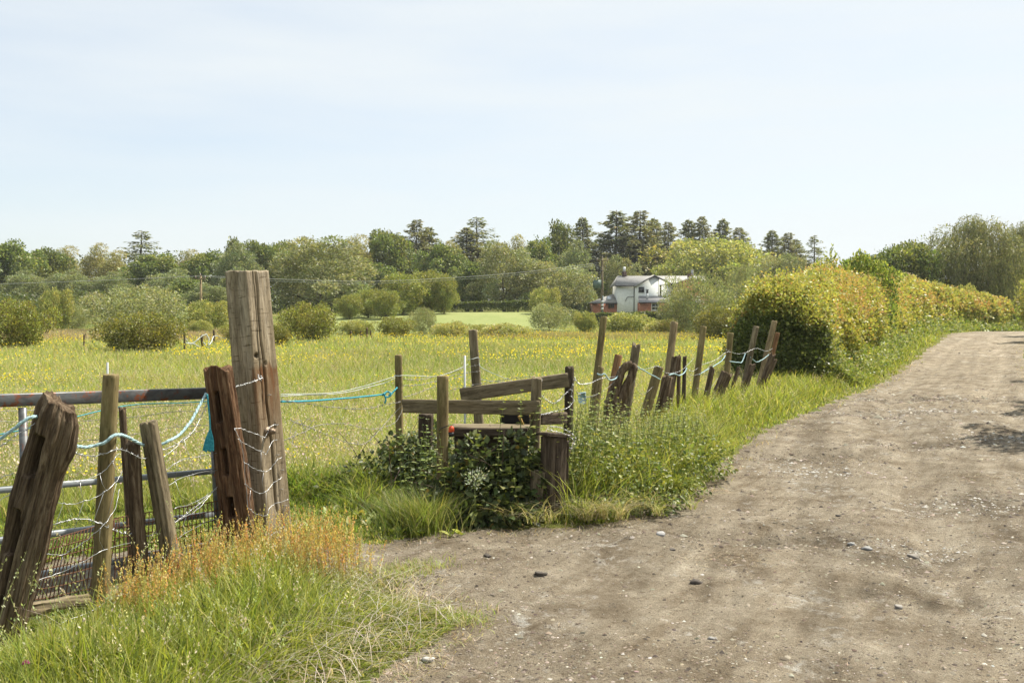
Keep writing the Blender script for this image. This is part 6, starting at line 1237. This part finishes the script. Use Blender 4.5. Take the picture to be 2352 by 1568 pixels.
# ------------------------------------------------------------------ telegraph poles and lines
def pole(px, top, Y, wpx, label, arm, box=False):
    p = at(px, top, Y); g = hz(p.x, Y); h = p.z-g; r = wpx/2*Y/FPX; root = empty('telegraph_pole', (p.x, Y, g)); tag(root, label, 'telegraph pole')
    mb = MB(); mb.tube([(0,0,-.5),(0,0,h*.5),(0,0,h)], [r*1.25, r*1.1, r*.85], 10); mb.build('pole', W_PALE if not box else W_GREY, root, True)
    a = arm/2*Y/FPX; mb = MB(); mb.box(-a, a, -.05-r, .03-r, h-.32, h-.20); mb.box(-.04, .04, -.06-r, .0, h-.7, h-.1); mb.build('crossarm', W_GREY, root)
    mi = mat('porcelain', .3, (.25,.2,.17), .5)[0]
    for s in (-.9, 0, .9): mb = MB(); z = h-.20 if s else h; mb.tube([(s*a,-r,z),(s*a,-r,z+.05),(s*a,-r,z+.1),(s*a,-r,z+.22)], [.02,.07,.05,.06], 8); mb.build('insulator', mi, root)
    if box:
        mb = MB(); x0 = -.95; mb.box(x0, -.12, -.35, .3, h-3.35, h-2.45); 
        for i in range(5): mb.box(x0-.05, x0, -.28+i*.13, -.24+i*.13, h-3.25, h-2.6)
        for i in range(3): mb.tube([(x0+.15+i*.28, -.02, h-2.45), (x0+.15+i*.28, -.02, h-2.15)], [.05, .035], 7)
        mb.build('transformer', mat('green_grey_paint', .5, (.10,.15,.13), .4)[0], root)
        a2 = .62; mb = MB(); mb.box(-1.5, .1, -.06-r, -r, h-1.45, h-1.35)
        for i in range(4): mb.tube([(-1.45+i*.38, -.1-r, h-1.5), (-1.4+i*.38, -.1-r, h-1.15)], .05, 6)
        mb.build('switch_bracket', mat('dark_insulator', .5, (.03,.03,.032))[0], root)
        mb = MB(); 
        for i in range(3): mb.tube([(0.0, -r*1.3-.06, h-5.0-i*.4), (0, -r*1.3-.06, h-4.75-i*.4)], .13, 8)
        mb.build('fuse_box', mat('pale_fuse_box', .4, (.55,.56,.56))[0], root)
        mb = MB(); mb.tube([(.0, -r*1.25, h-9), (.0, -r*1.25, h-6.2), (.10, -r, h-5.6), (.08, -r, h-4.2)], .06, 8); mb.build('cable_duct', mat('grey_duct', .5, (.16,.20,.22))[0], root)
    return p
p1 = pole(1383, 593, 112, 6, 'dark telegraph pole with green transformer left of the white house', 26, True)
p2 = pole(461, 634, 92, 5.5, 'thin pale telegraph pole left of the tall gatepost', 24)
LNE = 'overhead power lines'
cab = mat('power_cable', .6, (.32,.33,.33))[0]
for dz, lab in ((0, 'upper cable spanning the wood between the two telegraph poles'), (5, 'lower cable spanning the wood between the two telegraph poles')):
    wire('power_line', lab, [(461,633+dz*.4,92),(640,641+dz,96),(850,646+dz,100),(1050,637+dz,104),(1200,625+dz,108),(1383,603+dz,112)], r=.018, m=cab, cat='power line', jit=0, group=LNE)
wire('power_line', 'cable leaving the thin telegraph pole towards the left edge', [(461,634,92),(320,640,92),(180,646,92),(-80,655,92)], r=.018, m=cab, cat='power line', jit=0, group=LNE)

# ------------------------------------------------------------------ the white house
def house():
    D = 143.; K = D/FPX; X = lambda px: (px-1176)*K; Zp = lambda py: at(1500, py, D).z
    x0, x1, x2, x3 = X(1419), X(1459), X(1544), X(1625); ox = x0; root = empty('house', (ox, D, 0)); tag(root, 'white painted two-storey farmhouse with grey slate roofs and red brick additions', 'house')
    o = Vector((ox, D, 0))
    def W_(v): return v-ox
    m, nt, b = mat('white_render', .85, spec=.2); n = noise(nt, .6, 5, .65, None, 0, (1, 1, .25)); n2 = noise(nt, 3, 5, .7); c = ramp(nt, n, [(.3, (.68,.71,.68)), (.6, (.82,.84,.81))]); c = mixc(nt, .6, c, ramp(nt, n2, [(.35, (.78,.78,.74)), (.55, (1,1,1))]), 'MULTIPLY'); nt.links.new(c, b.inputs['Base Color']); white = m
    m, nt, b = mat('red_brick', .85, spec=.15); bt = N(nt, 'ShaderNodeTexBrick'); tcn = N(nt, 'ShaderNodeTexCoord').outputs['Object']; mpn = N(nt, 'ShaderNodeMapping'); mpn.inputs['Rotation'].default_value = (math.pi/2, 0, 0); nt.links.new(tcn, mpn.inputs[0]); nt.links.new(mpn.outputs[0], bt.inputs[0])
    bt.inputs['Scale'].default_value = 4.5; bt.inputs['Color1'].default_value = (.44,.17,.095,1); bt.inputs['Color2'].default_value = (.35,.125,.07,1); bt.inputs['Mortar'].default_value = (.36,.29,.23,1); bt.inputs['Mortar Size'].default_value = .014
    nt.links.new(mixc(nt, .7, bt.outputs[0], ramp(nt, noise(nt, 1.5, 5, .7), [(.3, (.7,.65,.6)), (.6, (1.1,1.1,1.1))]), 'MULTIPLY'), b.inputs['Base Color']); brick = m
    def slate_mat(name, a, c_):
        m, nt, b = mat(name, .5, spec=.4); bt = N(nt, 'ShaderNodeTexBrick'); bt.inputs['Scale'].default_value = 3.2; bt.inputs['Color1'].default_value = (*a, 1); bt.inputs['Color2'].default_value = (*c_, 1); bt.inputs['Mortar'].default_value = (.06,.06,.065,1); bt.inputs['Mortar Size'].default_value = .012
        nt.links.new(N(nt, 'ShaderNodeTexCoord').outputs['Object'], bt.inputs[0]); nt.links.new(mixc(nt, .7, bt.outputs[0], ramp(nt, noise(nt, 1.2, 5, .7), [(.3, (.65,.65,.63)), (.65, (1.15,1.13,1.1))]), 'MULTIPLY'), b.inputs['Base Color']); return m
    slate = slate_mat('slate', (.33,.325,.31), (.24,.24,.235)); slate2 = slate_mat('pale_slate', (.33,.33,.34), (.25,.25,.265))
    dark = mat('black_trim', .5, (.02,.021,.023))[0]; wf = mat('white_frame', .5, (.70,.70,.68))[0]; glass = mat('window_glass', .08, (.035,.045,.05), .8)[0]; steel = mat('steel_flue', .35, (.45,.46,.47))[0]
    ze, zr = Zp(655), Zp(632.5); za = Zp(633.5)
    def part(name, mb, m, par=None): return mb.build(name, m, par or root)
    # walls
    depth = 7.0; mb = MB(); yb = 1.0; xm = W_(x3)
    mb.prism([(W_(x0), -.3), (xm, -.3), (xm, ze), (W_(x0), ze)], yb, yb+depth); part('wall', mb, white)
    mb = MB(); gx0, gx1 = W_(x1)+.0, W_(x2); gm = W_(X(1501.5)); mb.prism([(gx0, -.3), (gx1, -.3), (gx1, ze+.1), (gm, za-.05), (gx0, ze-.25)], 0, yb+2.5); part('gable_wall', mb, white)
    # main roof: ridge along x, slope towards the viewer and away
    def slab(name, pts, th, m, par=None):
        P = np.array(pts, float); a = np.cross(P[1]-P[0], P[2]-P[0]); a /= np.linalg.norm(a); a = a if a[2] > 0 else -a; k = len(P); V = np.concatenate([P, P+a*th]); q = np.arange(k); mb = MB(); mb.add(V, [np.array([q[::-1], q+k]), np.stack([q, (q+1) % k, (q+1) % k+k, q+k], 1)]); return part(name, mb, m, par)
    ym = yb+depth/2; rx0 = W_(X(1426))
    slab('roof', [(W_(x0)-.3, yb-.3, ze-.08), (xm+.3, yb-.3, ze-.08), (xm+.3, ym, zr), (rx0, ym, zr)], .12, slate)
    slab('roof', [(W_(x0)-.3, yb+depth+.3, ze-.08), (xm+.3, yb+depth+.3, ze-.08), (xm+.3, ym, zr), (rx0, ym, zr)], .12, slate)
    slab('roof', [(W_(x0)-.3, yb-.3, ze-.08), (rx0, ym, zr), (W_(x0)-.3, yb+depth+.3, ze-.08)], .10, slate)
    # gable roof
    slab('roof', [(gm, -.25, za+.04), (gm, ym, za+.04), (gx1+.25, ym, ze-.02), (gx1+.25, -.25, ze-.02)], .12, slate2)
    slab('roof', [(gm, -.25, za+.04), (gm, ym, za+.04), (gx0-.1, ym, ze-.28), (gx0-.1, -.25, ze-.28)], .12, slate)
    mb = MB(); mb.prism([(gm, za+.05), (gm, za-.10), (gx1+.28, ze-.16), (gx1+.28, ze-.02)], -.31, -.26); mb.prism([(gm, za+.05), (gm, za-.10), (W_(X(1476)), Zp(648.5)), (W_(X(1476)), Zp(646.5))], -.31, -.26); part('barge_board', mb, dark)
    mb = MB(); mb.box(W_(x0)-.3, gx0, yb-.42, yb-.30, ze-.16, ze-.04); part('gutter', mb, dark)
    mb = MB(); mb.tube([(gx0-.06, .90, ze-.1), (gx0-.06, .90, 0)], .07, 8); part('drainpipe', mb, dark)
    mb = MB(); mb.box(W_(X(1514)), gx1+.1, -.10, -.02, Zp(655.4), Zp(654.0)); mb.box(W_(X(1515)), W_(X(1518.5)), -.12, -.02, Zp(679), Zp(655)); part('drainpipe', mb, dark)
    mb = MB(); mb.tube([(W_(X(1512)), -.05, ze+.9), (W_(X(1512)), -.05, Zp(680))], .04, 6); part('cable', mb, mat('faded_pipe', .6, (.5,.48,.44))[0])
    mb = MB(); mb.tube(smooth_path([(W_(X(1470)), -.06 if 0 else .9, Zp(681.5)), (W_(X(1457)), .9, Zp(681)), (W_(X(1446)), .92, Zp(681)), (W_(X(1441)), .92, Zp(684)), (W_(X(1438)), .92, Zp(691))], 6), .035, 6); part('cable', mb, dark)
    # brick gable on the right
    bx0, bx1 = W_(X(1546)), W_(X(1626)); bm = W_(X(1586)); zb = Zp(639); mb = MB(); mb.prism([(bx0, -.3), (bx1, -.3), (bx1, ze), (bm, zb), (bx0, ze)], -.6, yb+1.5); part('brick_gable', mb, brick)
    slab('roof', [(bm, -.85, zb+.05), (bm, ym, zb+.05), (bx1+.2, ym, ze), (bx1+.2, -.85, ze)], .12, slate2); slab('roof', [(bm, -.85, zb+.05), (bm, ym, zb+.05), (bx0-.15, ym, ze-.05), (bx0-.15, -.85, ze-.05)], .12, slate2)
    # lean-to
    lx0, lx1 = W_(X(1464)), W_(X(1600)); zl, zt = Zp(695), Zp(681); mb = MB(); mb.prism([(lx0, -.3), (lx1, -.3), (lx1, zl), (lx0, zl)], -3.0, -.004); part('lean_to_wall', mb, brick)
    slab('lean_to_roof', [(lx0-.25, -3.25, zl-.05), (lx1+.2, -3.25, zl-.05), (lx1+.2, -.62 if 0 else -.01, zt), (lx0+.15, -.01, zt)], .10, slate2)
    mb = MB(); mb.box(lx0-.25, lx1, -3.40, -3.26, zl-.12, zl+.0); part('gutter', mb, dark)
    mb = MB(); mb.tube([(W_(X(1482)), -2.0, zl+.3), (W_(X(1482)), -2.0, Zp(674))], .14, 10); a = part('flue', mb, steel); mb = MB(); mb.tube([(W_(X(1482)), -2.0, Zp(674)), (W_(X(1482)), -2.0, Zp(667))], .15, 10); mb.box(W_(X(1478.5)), W_(X(1485.5)), -2.2, -1.8, Zp(666.5), Zp(665)); part('cowl', mb, dark, a)
    def window(xa, xb, ya, yb_, y, fm, nx=2, ny=2, frame=.09):
        """window proud of the wall at local depth y"""
        za_, zb_ = Zp(yb_), Zp(ya); xa, xb = W_(X(xa)), W_(X(xb)); mb = MB(); f = frame
        mb.box(xa, xb, y-.06, y+.02, za_, za_+f); mb.box(xa, xb, y-.06, y+.02, zb_-f, zb_); mb.box(xa, xa+f, y-.058, y+.02, za_+f, zb_-f); mb.box(xb-f, xb, y-.058, y+.02, za_+f, zb_-f)
        for i in range(1, nx): xx = xa+(xb-xa)*i/nx; mb.box(xx-.025, xx+.025, y-.045, y-.01, za_+f, zb_-f)
        for j in range(1, ny): zz = za_+(zb_-za_)*j/ny; mb.box(xa+f, xb-f, y-.050, y-.012, zz-.03, zz+.03)
        w = part('window', mb, fm); mb = MB(); mb.box(xa+f*.5, xb-f*.5, y-.03, y-.005, za_+f*.5, zb_-f*.5); part('pane', mb, glass, w)
        mb = MB(); mb.box(xa-.06, xb+.06, y-.10, y, za_-.07, za_-.003); part('sill', mb, fm, w)
    window(1466.5, 1479, 659, 670.5, -.01, dark, 2, 2, .10)
    window(1489, 1506.5, 696.5, 713, -3.0, wf, 2, 2, .10); window(1529.5, 1547, 696.5, 713, -3.0, wf, 2, 2, .10); window(1570, 1585, 697, 713, -3.0, wf, 2, 2, .10)
    window(1560, 1570, 662, 672.5, -.6, wf, 2, 3, .08)
    # low wing on the left
    wx0, wx1 = W_(X(1363)), W_(x0); zw = Zp(695.5); zt = Zp(675); mb = MB(); mb.prism([(wx0, -.3), (wx1-.003, -.3), (wx1-.003, zw), (wx0, zw)], 1.2, 6.0); part('wing_wall', mb, brick)
    wxa = W_(X(1414)); slab('wing_roof', [(wx0-.3, .9, zw-.05), (wx1-.01, .9, zw-.05), (wxa, 3.6, zt)], .1, slate); slab('wing_roof', [(wx1-.02, .9, zw-.05), (wx1-.02, 6.3, zw-.05), (wxa, 3.6, zt)], .09, slate); slab('wing_roof', [(wx0-.3, 6.3, zw-.05), (wx1-.02, 6.3, zw-.05), (wxa, 3.6, zt)], .1, slate); slab('wing_roof', [(wx0-.3, .9, zw-.05), (wx0-.3, 6.3, zw-.05), (wxa, 3.6, zt)], .1, slate)
    def onroof(px, py):  # point on the wing's front slope
        t = (Zp(py)-(zw-.05))/(zt-(zw-.05)); return (W_(X(px)), .9+t*2.7-.10, Zp(py)+.10)
    mb = MB(); V = [onroof(1397, 689), onroof(1407, 689), onroof(1407.5, 682), onroof(1398.5, 682)]; V = np.array(V); mb.add(np.concatenate([V, V+np.array([0, -.05, .06])]), [np.array([[3,2,1,0],[4,5,6,7]]), np.array([(i,(i+1)%4,(i+1)%4+4,i+4) for i in range(4)])]); part('skylight', mb, mat('skylight_glass', .15, (.55,.60,.66), .8)[0])
    window(1399, 1413, 697, 706, 1.19, mat('wood_frame', .6, (.12,.09,.05))[0], 3, 1, .07)
    mb = MB(); mb.box(wx0-.3, wx1-.02, .74, .88, zw-.12, zw-.02); part('gutter', mb, dark)
    # chimneys
    mb = MB(); cx = W_(X(1441.5)); mb.box(cx-.32, cx+.32, ym-.3, ym+.3, zr-.3, Zp(622.5)); mb.box(cx-.37, cx+.37, ym-.35, ym+.35, Zp(622.5), Zp(621)); a = part('chimney', mb, mat('dark_brick', .9, (.075,.045,.035))[0])
    mb = MB(); mb.tube([(cx, ym, Zp(621)), (cx, ym, Zp(609.5))], .19, 12); part('flue', mb, mat('white_flue', .4, (.66,.67,.68))[0], a)
    mb = MB(); cx = W_(X(1586)); mb.box(cx-.3, cx+.3, .5, 1.1, zb-.2, Zp(628.5)); a = part('chimney', mb, mat('brown_brick', .9, (.12,.075,.055))[0]); mb = MB(); cx = W_(X(1591.5)); mb.tube([(cx, .8, zb-.1), (cx, .8, Zp(629))], .20, 10); part('cowl', mb, dark, a)
    mb = MB(); mb.tube([(cx, .8, Zp(629)), (cx, .8, Zp(620))], .17, 10); mb.tube([(cx, .8, Zp(619.6)), (cx, .8, Zp(618.6))], .24, 10); part('flue', mb, steel, a)
    # stonework shed roof in the bushes below
    sh = empty('shed', (X(1510), 128, hz(X(1510), 128))); tag(sh, 'low grey shed roof just showing between the bushes below the brick lean-to', 'shed'); zt = at(1500, 727, 128).z-sh.location.z; mb = MB(); mb.prism([(-2, -.2), (2.2, -.2), (2.2, zt-.6), (-2, zt-.35)], 0, 3); part('wall', mb, white, sh); mb = MB(); mb.prism([(-2.3, zt-.28), (2.6, zt-.62), (2.6, zt-.5), (-2.3, zt-.15)], -.3, 3.3); part('roof', mb, slate, sh)
house()

# ------------------------------------------------------------------ air
def haze():
    m = bpy.data.materials.new('haze_air'); m.use_nodes = True; nt = m.node_tree; nt.nodes.clear(); v = N(nt, 'ShaderNodeVolumePrincipled'); v.inputs['Color'].default_value = (.90,.94,1,1); v.inputs['Density'].default_value = HAZE; v.inputs['Anisotropy'].default_value = .3
    o_ = N(nt, 'ShaderNodeOutputMaterial'); nt.links.new(v.outputs[0], o_.inputs['Volume']); mb = MB(); mb.box(-3300, 3300, -3300, 3300, -3, 26); o = mb.build('haze', m, col=False); tag(o, kind='stuff')
HAZE = .0002
haze()
random.seed()
